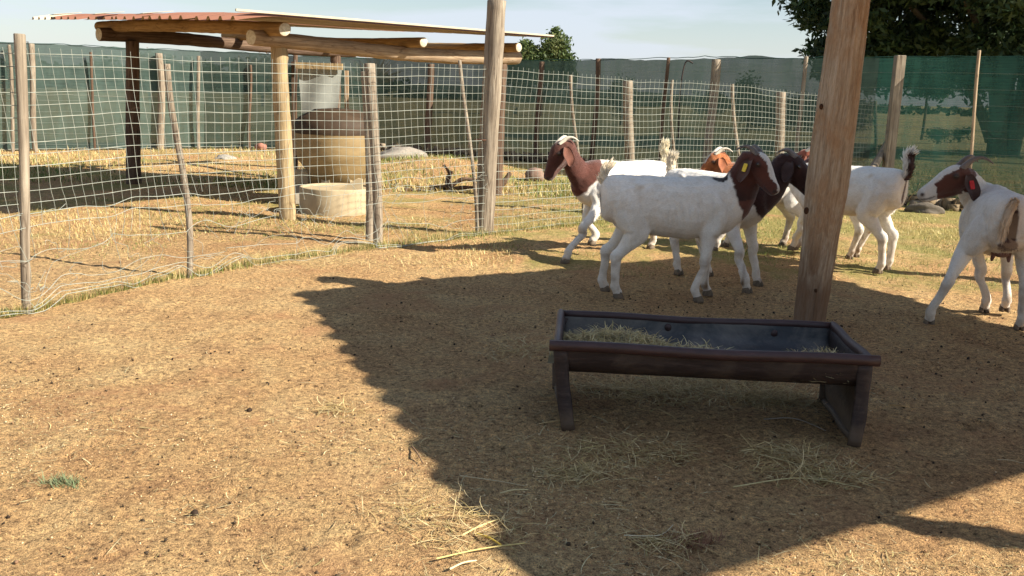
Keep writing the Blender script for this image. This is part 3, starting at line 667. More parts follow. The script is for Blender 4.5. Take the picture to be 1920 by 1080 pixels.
    for key, sx in (('FL', 1), ('FR', -1), ('HL', 1), ('HR', -1)):
        v = hooves.get(key)
        if v is None: hl = np.array([.27 if key[0] == 'F' else -.33, sx * .095, 0.0])
        else:
            lift = v[2] if len(v) > 2 else 0.0; hl = L(G(v[0], v[1], lift)); hl[2] = lift / scale
        HV[key] = hl
        if key[0] == 'F':
            top = np.array([.25, sx * .085, .60]); el = np.array([.235, sx * .098, .43]) + np.array([(hl[0] - .26) * .15, (hl[1] - sx * .095) * .2, 0])
            fk = nrm(np.array([-.02, 0, .08]) + (el - hl) * .12); fet = hl + np.array([-.012, 0, .075]) 
            kn = el * .48 + fet * .52 + np.array([.016 if hl[0] < .34 else .002, 0, .0])
            if hl[2] > .03: kn = kn + np.array([.05, 0, .02]); fet = fet + np.array([-.01, 0, 0])
            addl(3, [(*(top + [0, 0, .02]), .035, .09), (*(top * .5 + el * .5), .045, .088), (*el, .043, .062), (*(el * .55 + kn * .45), .036, .044), (*(kn + [0, 0, .03]), .033, .035), (*kn, .034, .036), (*(kn - [0, 0, .035]), .028, .029), (*(kn * .5 + fet * .5), .0265, .0285), (*(fet + [0, 0, .02]), .027, .029), (*fet, .031, .033), (*(fet * .5 + hl * .5 + [.004, 0, .012]), .027, .029), (*(hl + [.006, 0, .035]), .029, .033), (*(hl + [.008, 0, .02]), .024, .028)], (0, 1, 0), 4, 14)
        else:
            hip = np.array([-.30, sx * .070, .64]); stf = np.array([-.195, sx * .105, .455]) + np.array([(hl[0] + .33) * .25, (hl[1] - sx * .095) * .30, 0])
            fet = hl + np.array([-.012, 0, .075]); hk = stf * .47 + fet * .53 + np.array([-.075, 0, .020])
            if hl[2] > .03: hk = hk + np.array([-.03, 0, .02]); fet = fet + np.array([-.03, 0, 0])
            addl(4, [(*(hip + [-.02, 0, .07]), .05, .09), (*hip, .072, .118), (*(hip * .5 + stf * .5 + [-.035, 0, .0]), .074, .110), (*(stf + [-.035, 0, -.01]), .054, .084), (*(stf * .55 + hk * .45 + [-.01, 0, 0]), .040, .058), (*(stf * .2 + hk * .8), .031, .040), (*hk, .033, .044), (*(hk * .8 + fet * .2), .030, .034), (*(hk * .45 + fet * .55), .0265, .029), (*(fet + [0, 0, .02]), .027, .029), (*fet, .031, .033), (*(fet * .5 + hl * .5 + [.004, 0, .012]), .027, .029), (*(hl + [.006, 0, .035]), .029, .033), (*(hl + [.008, 0, .02]), .024, .028)], (0, 1, 0), 4, 14)
    lofts2 = [([np.asarray(p) * scale for p in v], f) for v, f in lofts]
    me = remesh_body(lofts2, lod); me.name = 'body'; me.materials.clear(); me.materials.append(FUR)
    nv = len(me.vertices); co = np.empty(nv * 3, np.float32); me.vertices.foreach_get('co', co); co = co.reshape(-1, 3) / scale
    # subtle muscle and rib relief
    no = np.empty(nv * 3, np.float32); me.vertices.foreach_get('normal', no); no = no.reshape(-1, 3)
    rel = .0055 * vnoise(co[:, 0] * 11 + 3 + len(label), co[:, 2] * 7 + co[:, 1] * 5, 61) + .002 * vnoise(co[:, 0] * 40 + 3, co[:, 2] * 40 + co[:, 1] * 30, 62)
    rib = np.exp(-((co[:, 0] - .06) / .12) ** 2 - ((co[:, 2] - .56) / .09) ** 2) * .0035 * np.sin(co[:, 0] * 150 + co[:, 2] * 30)
    me.vertices.foreach_set('co', ((co + no * (rel + rib)[:, None]) * scale).astype(np.float32).ravel())
    SM = np.array(SMP); best = np.full(nv, 1e9); bi = np.zeros(nv, int)
    for i in range(0, nv, 4000):
        d = np.linalg.norm(co[i:i + 4000, None, :] - SM[None, :, :3], axis=2) / SM[None, :, 3]
        bi[i:i + 4000] = d.argmin(1)
    part = SM[bi, 4].astype(int); t = SM[bi, 5]
    hl_ = (co - pl) / HSC; ha = hl_ @ h; hb_ = hl_ @ upv; hc = hl_ @ lat
    nzv = vnoise(co[:, 0] * 22 + co[:, 1] * 13, co[:, 2] * 22 + 7, 63) + .5 * vnoise(co[:, 0] * 60 + co[:, 1] * 33, co[:, 2] * 60 + 7, 64)
    ctx = dict(nd=nd, q=q, co=co, part=part, t=t, ha=ha, hb=hb_, hc=hc, n=nzv)
    col = np.tile(WHITE, (nv, 1)) * (1 + .04 * nzv[:, None])
    # dusty lower legs and belly, warm inner thigh
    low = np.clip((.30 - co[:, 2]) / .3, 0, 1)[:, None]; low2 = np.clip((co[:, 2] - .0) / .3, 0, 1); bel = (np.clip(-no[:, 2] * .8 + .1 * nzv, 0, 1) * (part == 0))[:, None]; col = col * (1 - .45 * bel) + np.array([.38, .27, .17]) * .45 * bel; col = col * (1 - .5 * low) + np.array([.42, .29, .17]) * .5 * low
    kn_ = (np.exp(-((co[:, 2] - .24) / .035) ** 2) * (part >= 3) * np.clip(.6 + nzv, 0, 1))[:, None] * .55; col = col * (1 - kn_) + np.array([.24, .17, .11]) * kn_
    legn = np.clip(vnoise(co[:, 0] * 30 + co[:, 1] * 20, co[:, 2] * 16, 65) - .20, 0, 1)[:, None] * low * 1.8; col = col * (1 - legn) + np.array([.20, .13, .08]) * legn
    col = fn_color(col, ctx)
    # mouth, nostril, eye rims
    for s in (-1, 1):
        de = np.sqrt((ha - .068) ** 2 + (hb_ + .006) ** 2 + (hc - s * .060) ** 2); k = np.clip((.024 - de) / .010, 0, 1)[:, None]; col = col * (1 - .8 * k) + np.array([.03, .015, .01]) * .8 * k
        dn = np.sqrt((ha - .250) ** 2 + ((hb_ + .052) * 1.0) ** 2 + (hc - s * .020) ** 2); k = np.clip((.014 - dn) / .006, 0, 1)[:, None]; col = col * (1 - k) + np.array([.02, .012, .012]) * k
    mo = (np.abs(hb_ + .083 - .06 * (ha - .2)) < .0055) & (ha > .185) & (part == 2); col[mo] *= .35
    nt_ = np.clip((ha - .235) / .02, 0, 1)[:, None] * (part == 2)[:, None]; col = col * (1 - .35 * nt_) + np.array([.10, .07, .06]) * .35 * nt_
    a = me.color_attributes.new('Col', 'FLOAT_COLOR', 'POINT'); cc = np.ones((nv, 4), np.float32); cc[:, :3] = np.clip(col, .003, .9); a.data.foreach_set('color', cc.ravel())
    me.polygons.foreach_set('use_smooth', np.ones(len(me.polygons), dtype=bool))
    body = bpy.data.objects.new('body', me); C.objects.link(body); body.parent = root
    # hooves
    for key, hl in HV.items():
        V, F = [], []
        for s in (-1, 1):
            v, f, _, _ = loft([(hl[0] + .006, hl[1] + s * .015, hl[2] + .036, .013, .024), (hl[0] + .009, hl[1] + s * .015, hl[2] + .025, .015, .029), (hl[0] + .014, hl[1] + s * .0155, hl[2] + .004, .0165, .034), (hl[0] + .014, hl[1] + s * .0155, hl[2] - .003, .013, .030)], (0, 1, 0), 2, 10)
            b = len(V); V += [q_ * scale for q_ in v]; F += [tuple(b + i for i in g) for g in f]
        mk('hoof', V, F, HOOF, root)
    # ears
    for s in (-1, 1):
        e = nrm(ear_hang[0 if s > 0 else 1]) if ear_hang else nrm(np.array([0, 0, -1.0]) + lat * s * .32 - h * .12)
        nm = nrm(lat * s - e * (lat * s @ e)); wd = np.cross(nm, e); at_ = HP(.005, -.022, s * .050)
        n1, n2 = 14, 9; V = []; Cc = []
        Lr, Wr = .175 * ear_scale, .045 * ear_scale
        for sg_ in (1, -1):
            for i in range(n1):
                u = i / (n1 - 1); wdt = Wr * (.30 + .75 * math.sin(PI * min(1, u * .95 + .04)) ** .8) * (1 if u < .97 else .55)
                for k in range(n2):
                    v = k / (n2 - 1) * 2 - 1
                    edge = (1 - abs(v) ** 3) * math.sin(PI * min(max(u, .02), .98)) ** .3
                    P = at_ + e * Lr * u + wd * wdt * v + nm * (.030 * math.sin(PI * u * .7) + .018 * v * v * (1 - .3 * u) + .005 * math.sin(u * 9 + s)) + nm * sg_ * .0045 * edge
                    V.append(P * scale)
                    cbase = np.array(ear_col) * (1.0 + .10 * math.sin(u * 11 + v * 3)); 
                    if sg_ < 0: cbase = cbase * .7 + np.array([.16, .10, .08]) * .3
                    Cc.append(cbase)
        F = []; o2 = n1 * n2
        for i in range(n1 - 1):
            for k in range(n2 - 1):
                a0 = i * n2 + k; F.append((a0, a0 + 1, a0 + n2 + 1, a0 + n2)); F.append((o2 + a0, o2 + a0 + n2, o2 + a0 + n2 + 1, o2 + a0 + 1))
        rim = [i * n2 for i in range(n1)] + [(n1 - 1) * n2 + k for k in range(1, n2)] + [i * n2 + n2 - 1 for i in range(n1 - 2, -1, -1)] + [k for k in range(n2 - 2, 0, -1)]
        for i in range(len(rim)): a0, b0 = rim[i], rim[(i + 1) % len(rim)]; F.append((a0, a0 + o2, b0 + o2, b0))
        eo = mk('ear', V, F, FUR, root, True, np.array(Cc))
        if tag_mat is not None and s == tag_side:
            c = at_ + e * Lr * .42 + nm * .036; V, F = [], []
            th = .003
            for (p_, q_, r_) in [(x_, y_, z_) for z_ in (-1, 1) for (x_, y_) in [(math.copysign(.013, a_) * (1 - .25 * (abs(b_) > .9)), b_ * .026) for (a_, b_) in ((-1, -1), (1, -1), (1, -.8), (1, .8), (1, 1), (-1, 1), (-1, .8), (-1, -.8))]]:
                V.append((c + wd * p_ + e * q_ + nm * r_ * th) * scale)
            F = [tuple(range(7, -1, -1)), tuple(range(8, 16))] + [(i, (i + 1) % 8, 8 + (i + 1) % 8, 8 + i) for i in range(8)]
            to = mk('ear_tag', V, F, tag_mat, eo, False)
            v, f, _, _ = loft([(*(c - e * .012 + nm * .002), .004, .004), (*(c - e * .012 + nm * .008), .003, .003)], wd, 1, 8)
            mk('ear_tag', [x_ * scale for x_ in v], f, tag_mat, eo, True).name = 'tag_button'
    # horns
    bk = -h * np.array([1, 1, 0]); bk = nrm(bk) if np.linalg.norm(bk) > .1 else nrm(-h)
    for s in (-1, 1):
        P = []; 
        for i in range(12):
            t_ = i / 11; P.append((*(HP(.012, .012, s * .026) + np.array([0, 0, 1]) * horn_len * .42 * math.sin(PI * t_ * .82) + bk * horn_len * t_ * .95 + lat * s * .05 * t_ ** 1.6), .0175 * (1 - t_ * .82) * (1 + .05 * math.sin(i * 3)), .021 * (1 - t_ * .82)))
        v, f, _, _ = loft(P, lat, 2, 10); mk('horn', [x_ * scale for x_ in v], f, horn_mat, root)
        v, f, _, _ = loft([(*HP(.056, -.006, s * .0555), .002, .002), (*HP(.060, -.006, s * .057), .009, .008), (*HP(.068, -.006, s * .0585), .0125, .010), (*HP(.076, -.006, s * .057), .009, .008), (*HP(.080, -.006, s * .0555), .002, .002)], lat, 2, 10)
        mk('eye', [x_ * scale for x_ in v], f, EYE, root)
    # tail: core and hair
    tp_ = np.array(tail if tail is not None else [(-.43, 0, .72), (-.48, 0, .76), (-.475, 0, .85), (-.44, 0, .89)]); tp_[:, 2] += rl
    cr = catmull(tp_, 5); n = len(cr); B = Bag(); rs = np.random.default_rng(len(label))
    rad = np.interp(np.linspace(0, 1, n), [0, .3, .75, 1], np.array([.030, .030, .032, .014]) * tail_r)
    V, F = tube_pts(cr, rad, 10); tc_ = tail_col if tail_col is not None else (lambda t, a: WHITE)
    cols = np.array([tc_(i / (n - 1), -nrm(V[i * 10 + k] - cr[i])[0]) for i in range(n) for k in range(10)]); B.add(V * scale, F, cols)
    T = np.gradient(cr, axis=0); T /= np.linalg.norm(T, axis=1, keepdims=True)
    yv = np.array([0, 1.0, 0])
    for _ in range(420):
        u = rs.random() ** .8; i = int(u * (n - 1)); a_ = rs.uniform(0, 2 * PI); A1 = np.cross(T[i], yv); A1 /= np.linalg.norm(A1) + 1e-9; A2 = np.cross(T[i], A1)
        o_ = A1 * math.cos(a_) + A2 * math.sin(a_); p = cr[i] + o_ * rad[i] * .8; d = nrm(T[i] * 1.0 + o_ * rs.uniform(.15, .55) * tail_spread + rs.normal(0, .08, 3)); ln = rs.uniform(.03, .06)
        wv = nrm(np.cross(d, rs.normal(0, 1, 3))) * rs.uniform(.0030, .0050)
        V = np.array([p - wv, p + wv, p + d * ln * .6 + wv * .7, p + d * ln * .6 - wv * .7, p + d * ln + T[i] * .006, p + d * ln + T[i] * .006]) * scale
        B.add(V, np.array([(0, 1, 2, 3), (3, 2, 4, 5)]), np.array(tc_(u, -o_[0])) * rs.uniform(.95, 1.15))
    B.build('tail', HAIR, root)
    # fringe of short body hair to break the outline
    sel = rs.choice(nv, min(nv, 9000), replace=False); sel = sel[(co[sel, 2] > .25)]
    p = co[sel] * scale; nrmv = no[sel]; back = np.where((part[sel] <= 1)[:, None], np.array([-.8, 0, -.35]), np.array([-.15, 0, -1.0])); hd_ = part[sel] == 2; back[hd_] = -h
    d = nrmv * .35 + back + rs.normal(0, .15, p.shape); d /= np.linalg.norm(d, axis=1, keepdims=True); ln = rs.uniform(.008, .018, (len(p), 1)) * np.where(hd_, .5, 1)[:, None]
    wv = np.cross(d, nrmv); wv /= np.linalg.norm(wv, axis=1, keepdims=True) + 1e-9; wv *= .0011
    V = np.stack([p - wv, p + wv, p + d * ln + wv * .2, p + d * ln - wv * .2], 1).reshape(-1, 3); Fh = np.arange(len(V)).reshape(-1, 4)
    tag(mk('coat_hair', V, Fh, HAIR, root, False, np.repeat(np.clip(col[sel], .003, .9) * rs.uniform(.9, 1.08, (len(sel), 1)), 4, 0)), kind='stuff')
    if udder:
        _uz = .035
        v, f, _, _ = loft([(-.24, 0, .54, .03, .03), (-.27, 0, .50, .060, .06), (-.27, 0, .44, .062, .055), (-.27, 0, .40, .045, .04), (-.27, 0, .385, .02, .02)], (0, 1, 0), 4, 16); V = [(x_ + np.array([.03, 0, _uz])) * scale for x_ in v]; F = list(f)
        for s in (-1, 1):
            v, f, _, _ = loft([(-.27, s * .035, .42, .018, .02), (-.265, s * .04, .385, .012, .012), (-.26, s * .043, .362, .008, .008), (-.26, s * .043, .356, .003, .003)], (0, 1, 0), 2, 10); b = len(V); V += [(x_ + np.array([.03, 0, _uz])) * scale for x_ in v]; F += [tuple(b + i for i in g) for g in f]
        mk('udder', V, F, SKIN, root)
    return root
HAIR = node_mat('long_hair', m_attr(.6, .2, 0, 30, .35), .6, .2)
SKIN = node_mat('skin', m_simple((.12, .06, .05), (.24, .13, .11), 25, bs=.3), .6, .3)
def sm(x, a, b): return np.clip((x - a) / (b - a), 0, 1)
def blend(col, k, c): k = k[:, None]; return col * (1 - k) + np.array(c) * k
RB1 = (.095, .030, .019); RB2 = (.090, .026, .018); ORG = (.34, .115, .038); DKB = (.024, .010, .008)
def brown_front(c, x, tn, tone, dark=None, jag=.05, vert=1.0):
    jag = .014
    nm = nrm(x['nd'] + np.array([1.0, 0, 0]) * vert); d = (x['co'] - x['q']) @ nm
    k = np.where(x['part'] == 2, 1.0, np.where((x['part'] <= 1) & (x['co'][:, 0] > .2), sm(d + .014 * x['n'], tn, tn + .012), 0.0))
    tone = np.array(tone)
    cc = np.clip(tone[None, :] * (1 + .22 * x['n'][:, None]), .002, 1)
    if dark is not None:
        kd = sm(-x['co'][:, 2] + x['hold'] if 'hold' in x else np.where(x['part'] == 1, 1 - x['t'], 0), .3, .7)[:, None]; cc = cc * (1 - kd) + np.array(dark) * kd
    return c * (1 - k[:, None]) + cc * k[:, None]
def blaze(c, x, w=.022, col=WHITE * .92, lo=-.05, hi=.30, wob=.35, grow=.0):
    k = (x['part'] == 2) & (np.abs(x['hc'] + .008 * x['n']) < w * (1 + wob * x['n']) + grow * x['ha']) & (x['ha'] > lo) & (x['ha'] < hi) & (x['hb'] > -.03 - .2 * np.clip(x['ha'], 0, .2))
    c = c.copy(); c[k] = col; return c
def patch(c, x, p, r, col, jag=.35):
    d = np.linalg.norm((x['co'] - np.array(p)) / np.array(r), axis=1) + jag * x['n'] * .5
    return blend(c, sm(-d, -1.05, -.92), col)

# front goat, standing side on
def c2(c, x):
    c = brown_front(c, x, .048, RB1, DKB, .05, 2.2)
    c = blaze(c, x, .026, grow=-.04, wob=.12, lo=-.0)
    c = patch(c, x, (.285, 0, .80), (.055, .075, .075), (.02, .012, .01))
    c = patch(c, x, (-.455, 0, .60), (.05, .02, .10), (.10, .07, .06)); return c
goat('white goat with brown head, white blaze and yellow ear tag standing side-on in front', (1250, 560), 2, 1.02,
     dict(FR=(1305, 567), FL=(1323, 555), HR=(1155, 560), HL=(1131, 547)), (1420, 292, -.05), -46, -42, c2, (.085, .040, .030), HORND, tail=[(-.425, 0, .72), (-.450, 0, .755), (-.440, .01, .81), (-.41, .02, .845)], tail_r=.85, tail_spread=.5,
     tail_col=lambda t, a: np.array([.80, .72, .58]), tag_mat=TAGY, tag_side=-1, horn_len=.13, fat=1.0, head_scale=1.0)
# leftmost goat, in the sun
def c1(c, x):
    c = brown_front(c, x, -.012, (.085, .026, .016), (.10, .030, .020), .05, .35); return c
goat('leftmost goat, with an all reddish-brown head and neck and pale horns, sunlit', (1156, 477), 210, 1.0,
     dict(FL=(1062, 493), FR=(1112, 458, .09), HL=(1178, 470), HR=(1222, 466)), (1050, 271, -.34), 204, -56, c1, (.14, .050, .030), HORN, tail=[(-.43, 0, .74), (-.455, 0, .80), (-.44, 0, .86), (-.45, .0, .93)],
     tail_col=lambda t, a: np.array([.78, .72, .56]), horn_len=.15, neck_r=.82, fat=.90)
# goat between, facing the post
def c4(c, x):
    c = brown_front(c, x, -.03, (.040, .014, .011), DKB, .05, .6); return c
goat('goat with a nearly black-brown head and neck, half hidden between front goat and thick post', (1330, 520), -52, 1.0,
     dict(FL=(1418, 534), FR=(1398, 548), HL=(1326, 515), HR=(1270, 513)), (1487, 296, -.25), -22, -44, c4, (.05, .026, .022), HORND, tail=[(-.43, 0, .73), (-.455, 0, .78), (-.45, 0, .84), (-.44, 0, .87)],
     tail_col=lambda t, a: np.array([.76, .70, .58]), horn_len=.13, fat=1.02)
# orange head behind
goat('goat with a bright orange-brown head and white horns, mostly hidden behind others', (1425, 468), 186, .98,
     dict(FL=(1342, 470), FR=(1362, 462), HL=(1492, 468, .03), HR=(1470, 460)), (1342, 291, .02), 196, -44, lambda c, x: blaze(brown_front(c, x, .03, ORG, None, .05), x, .012, WHITE * .7, .03, .12), (.30, .10, .04), HORN,
     tail=[(-.43, 0, .72), (-.46, 0, .68), (-.465, 0, .60), (-.46, 0, .56)], tail_col=lambda t, a: WHITE)
# goat seen from behind, right of the post
def c6(c, x):
    c = brown_front(c, x, .15, RB1, None, .05); c = blend(c, sm(.50 - x['co'][:, 2], 0, .1) * (x['part'] == 0) * .25, (.62, .42, .28))
    return patch(c, x, (-.46, 0, .62), (.03, .016, .09), (.10, .06, .05))
goat('white goat walking away behind the thick post, raised white tail with dark underside', (1572, 500), 130, 1.04,
     dict(HL=(1648, 514), HR=(1664, 507, .02), FL=(1487, 470, .03), FR=(1540, 490)), (1532, 300, .30), 165, -30, c6, (.12, .05, .03), HORND,
     tail=[(-.425, 0, .715), (-.465, .0, .75), (-.475, .0, .81), (-.465, .0, .88), (-.49, .0, .915)],
     tail_col=lambda t, a: (np.array([.07, .04, .038]) if (a > .35 and t < .88) else WHITE), tail_r=1.15)
# another behind it
goat('farthest white goat, only its back and hind legs showing behind the walking-away goat', (1580, 478), 118, .96,
     dict(HL=(1594, 486), HR=(1606, 482)), (1516, 286, .42), 160, -25, lambda c, x: brown_front(c, x, .2, (.26, .075, .04), None, .05), (.22, .08, .05), HORN,
     tail=[(-.43, 0, .72), (-.46, 0, .68), (-.465, 0, .60), (-.46, 0, .56)], tail_col=lambda t, a: WHITE)
# right goat, from behind, head turned left
def c7(c, x):
    k = np.where(x['part'] == 2, 1.0, 0.0); k = np.where((x['part'] == 1) & (x['t'] > .78 + .04 * x['n']) & (x['co'][:, 2] < .90), 1.0, k)
    c = blend(c, k, (.105, .036, .022))
    m = (x['part'] == 2) & ((np.abs(x['hc']) < .028 + .010 * x['n']) | (x['ha'] > .175 + .02 * x['n'])) & (x['ha'] > -.0) & ((x['hb'] > -.035) | (x['ha'] > .175)); c = c.copy(); c[m] = WHITE * .95
    c = patch(c, x, (-.475, 0, .60), (.06, .028, .13), (.045, .022, .020)); c = patch(c, x, (-.43, 0, .48), (.10, .055, .07), (.10, .055, .05))
    c = blend(c, sm(-x['co'][:, 0], .30, .44) * sm(-x['co'][:, 2], -.80, -.6) * (x['n'] > -.3) * .30, (.62, .46, .30)); return c
goat('rightmost goat, seen from behind with udder, head turned left, white muzzle and red ear tag', (1846, 598), 72, 1.05,
     dict(HL=(1742, 607), HR=(1912, 617), FL=(1846, 584), FR=(1884, 582, .03)), (1803, 319, .16), 186, -20, c7, (.075, .040, .032), HORND,
     tail=[(-.42, 0, .735), (-.455, .01, .745), (-.475, .03, .70), (-.480, .045, .63), (-.475, .05, .57)], tail_r=.75, tail_spread=.3, tail_col=lambda t, a: np.array([.66, .54, .40]),
     tag_mat=TAGR, tag_side=1, udder=True, fat=1.12, horn_len=.17)

# ------------------------------------------------------------ feed trough
ZK = 1.14; _z = .305 * ZK
fl, fr_, rr, rlc = G(1055, 655, _z), G(1650, 684, _z), G(1570, 620, _z), G(1037, 592, _z)
TR = empty('feed_trough', ((fl[0] + fr_[0]) / 2, (fl[1] + rlc[1]) / 2, 0), math.atan2(fr_[1] - fl[1], fr_[0] - fl[0]))
tag(TR, 'low dark brown rubber feed trough with black inside and slab legs, holding a little hay', 'trough')
TL = np.linalg.norm(fr_ - fl) / 2; TW = .27
def trl(name, V, F, mat, par=TR, sm_=True): return mk(name, V, F, mat, par, sm_)
# rim tubes with slightly wavy line
def rim(a, b, r=.017):
    n = 24; P = np.array([np.array(a) * (1 - t) + np.array(b) * t for t in np.linspace(0, 1, n)]); P[:, 2] += .003 * np.sin(np.linspace(0, 9, n)); P[:, 1] += .003 * np.sin(np.linspace(2, 9, n))
    V, F = tube_pts(P, r, 12); V = list(map(tuple, V)); F = [tuple(q) for q in F.tolist()]; F.append(tuple(range(11, -1, -1))); F.append(tuple((n - 1) * 12 + k for k in range(12))); trl('rim', V, F, PRIM)
rim((-TL - .03, -TW, .305), (TL + .035, -TW, .305), .019); rim((-TL, TW, .305), (TL, TW, .305), .015)
rim((-TL, -TW - .01, .306), (-TL, TW + .01, .306), .017); rim((TL, -TW - .01, .306), (TL, TW + .01, .306), .017)
# bowl: outer and inner shells
def shell(inner):
    prof = []
    d = .008 if inner else 0.0
    for k in range(17):
        a = PI * k / 16; prof.append((-(TW - .006 - d) * math.copysign(abs(math.cos(a)) ** .55, math.cos(a)), .30 - (.118 - d) * math.sin(a) ** .7))
    V = []; n = 40
    for i in range(n):
        x = -TL + .006 + (2 * TL - .012) * i / (n - 1)
        for (y, z) in prof: V.append((x, y + .0012 * math.sin(i * .7 + y * 9), z))
    m = 17; F = []
    for i in range(n - 1):
        for k in range(m - 1):
            a = i * m + k; q = (a, a + 1, a + m + 1, a + m); F.append(q if inner else q[::-1])
    F.append(tuple(range(m))); F.append(tuple((n - 1) * m + k for k in range(m - 1, -1, -1)))
    return V, F
V, F = shell(False); trl('bowl', V, F, PLAST); V, F = shell(True); trl('lining', V, F, PLIN)
for (x, y, z) in ((-.12, TW - .014, .275), (.34, TW - .014, .27)):
    v, f, _, _ = loft([(x, y + .004, z, .016, .016), (x, y - .004, z, .015, .015), (x, y - .008, z, .008, .008)], (1, 0, 0), 1, 12); trl('rivet', v, f, PRIM)
# end slabs (legs) with folded front and back flanges
def slab(s):
    x = s * (TL - .010); V = []; n, m = 14, 12
    yb = -TW + .015; yf = TW - .015
    for side in (0, 1):
        for i in range(n):
            z = .298 * (1 - i / (n - 1))
            for k in range(m):
                q = k / (m - 1); y = yb * (1 - q) + yf * q; y *= 1 - .02 * math.sin(PI * i / (n - 1))
                V.append((x - s * (.045 if s < 0 else .012) * (i / (n - 1)) * (-.25 + 1.25 * (1 - q)) + s * (.010 * math.sin(PI * q * 1.0) * (i / n) + .006 * math.sin(i * .8 + q * 4)) + (side - .5) * .012, y, max(z, 0.002)))
    F = []; o2 = n * m
    for i in range(n - 1):
        for k in range(m - 1):
            a = i * m + k; F += [(a, a + m, a + m + 1, a + 1), (o2 + a, o2 + a + 1, o2 + a + m + 1, o2 + a + m)]
    for i in range(n - 1):
        for k in (0, m - 1): a = i * m + k; F.append((a, a + m, o2 + a + m, o2 + a))
    for i in (0, n - 1):
        for k in range(m - 1): a = i * m + k; F.append((a, a + 1, o2 + a + 1, o2 + a))
    trl('leg', V, F, PLAST)
    for y in (-TW + .008, TW - .008):
        P = [(x + s * (-.004 + .006 * math.sin(t * 3)) - s * (.045 if s < 0 else .012) * t * (1 if y < 0 else -.25), y + .004 * math.sin(t * 5), .29 * (1 - t) + .004) for t in np.linspace(0, 1, 12)]
        v, f, _, _ = loft([(*p, .028 + (.0015 * math.sin(i * 1.1)), .011) for i, p in enumerate(P)], (1, 0, 0), 1, 10); trl('leg_flange', v, f, PLAST)
    P = [(x - s * (.045 if s < 0 else .012) * (-.25 + 1.25 * (.5 - y / (2 * TW))), y, .016 + .004 * math.sin(y * 20)) for y in np.linspace(-TW + .0, TW, 12)]
    v, f, _, _ = loft([(*p, .018, .014) for p in P], (1, 0, 0), 1, 10); trl('foot_rail', v, f, PLAST)
slab(-1); slab(1)
for ch_ in TR.children:
    m_ = ch_.data; n_ = len(m_.vertices); q_ = np.empty(n_ * 3, np.float32); m_.vertices.foreach_get('co', q_); q_[2::3] *= ZK; m_.vertices.foreach_set('co', q_); m_.update()

# ------------------------------------------------------------ straw strands
STC = np.array([(.62, .50, .24), (.52, .40, .18), (.70, .60, .34), (.42, .36, .15), (.36, .27, .14), (.58, .52, .30)])
def strands(B, P0, n, L, wd, lift=.006, tilt=.06, curve=.3, pal=STC, rs=RNG, segs=3):
    """P0: (n,3) start points; flat curved blades"""
    n = len(P0); a = rs.uniform(0, 2 * PI, n); L = rs.uniform(L[0], L[1], n) if not np.isscalar(L) else np.full(n, L); cv = rs.normal(0, curve, n)
    tl = rs.normal(0, tilt, n); c = pal[rs.integers(0, len(pal), n)] * rs.uniform(.75, 1.15, (n, 1)); pts = []
    p = P0.copy(); p[:, 2] += rs.uniform(.001, lift, n)
    W = rs.uniform(wd * .6, wd * 1.3, n)
    V = []
    for k in range(segs + 1):
        w = np.stack([-np.sin(a), np.cos(a), rs.normal(0, .3, n)], -1) * W[:, None] * (.5 if k in (0, segs) else 1)
        V += [p - w, p + w]
        st_ = (L / segs)[:, None] * np.stack([np.cos(a) * np.cos(tl), np.sin(a) * np.cos(tl), np.sin(tl)], -1); p = p + st_; a = a + cv / segs; tl = tl - .02
    V = np.stack(V, 1); m = 2 * (segs + 1)
    f = np.array([(2 * k, 2 * k + 1, 2 * k + 3, 2 * k + 2) for k in range(segs)])
    F = (np.arange(n)[:, None, None] * m + f[None]).reshape(-1, 4)
    B.add(V.reshape(-1, 3), F, np.repeat(c, m, 0))
# hay in the trough (two heaps) in trough local space
def heap(cx, cy, rx, ry, h, n, label, zb=.205):
    HR = empty('hay', tuple(TR.matrix_basis @ Vector((cx, cy, 0)))); HR.rotation_euler = TR.rotation_euler
    HR.location = (TR.location.x + cx * math.cos(TR.rotation_euler.z) - cy * math.sin(TR.rotation_euler.z), TR.location.y + cx * math.sin(TR.rotation_euler.z) + cy * math.cos(TR.rotation_euler.z), zb * ZK)
    tag(HR, label, 'hay'); g = 26; u = np.linspace(-1, 1, g); U, Vv = np.meshgrid(u, u, indexing='ij'); R2 = np.clip(1 - U ** 2 - Vv ** 2, 0, 1) ** .6
    Zh = h * R2 * (1 + .35 * vnoise(U * 3 + cx * 9, Vv * 3, 71)) + .006 * vnoise(U * 12, Vv * 12, 72)
    ii = np.arange(g * g).reshape(g, g); F = np.stack([ii[:-1, :-1], ii[1:, :-1], ii[1:, 1:], ii[:-1, 1:]], -1).reshape(-1, 4)
    V = np.stack([U * rx, Vv * ry, Zh - .01], -1).reshape(-1, 3)
    mk('hay_core', V, F, STRAW, HR, True, np.tile([.26, .21, .11], (g * g, 1)))
    B = Bag(); q = RNG.uniform(-1, 1, (n * 2, 2)); q = q[(q ** 2).sum(1) < 1][:n]; zz_ = h * np.clip(1 - (q ** 2).sum(1), 0, 1) ** .6 * (1 + .35 * vnoise(q[:, 0] * 3 + cx * 9, q[:, 1] * 3, 71))
    P = np.stack([q[:, 0] * rx * .95, q[:, 1] * ry * .9, zz_], -1)
    strands(B, P, len(P), (.015, .09), .0013, .014, .25, .9, STC * np.array([1.0, .95, .88])); tag(B.build('hay_strands', STRAW, HR), kind='stuff')
heap(-.36, .02, .27, .20, .055, 2600, 'heap of pale hay at the left end inside the trough', .228)
heap(-.10, -.05, .24, .15, .035, 1500, 'thin trail of greenish hay near the middle inside the trough', .222)
heap(.45, -.10, .15, .13, .045, 1200, 'small hay heap at the right end inside the trough', .225)

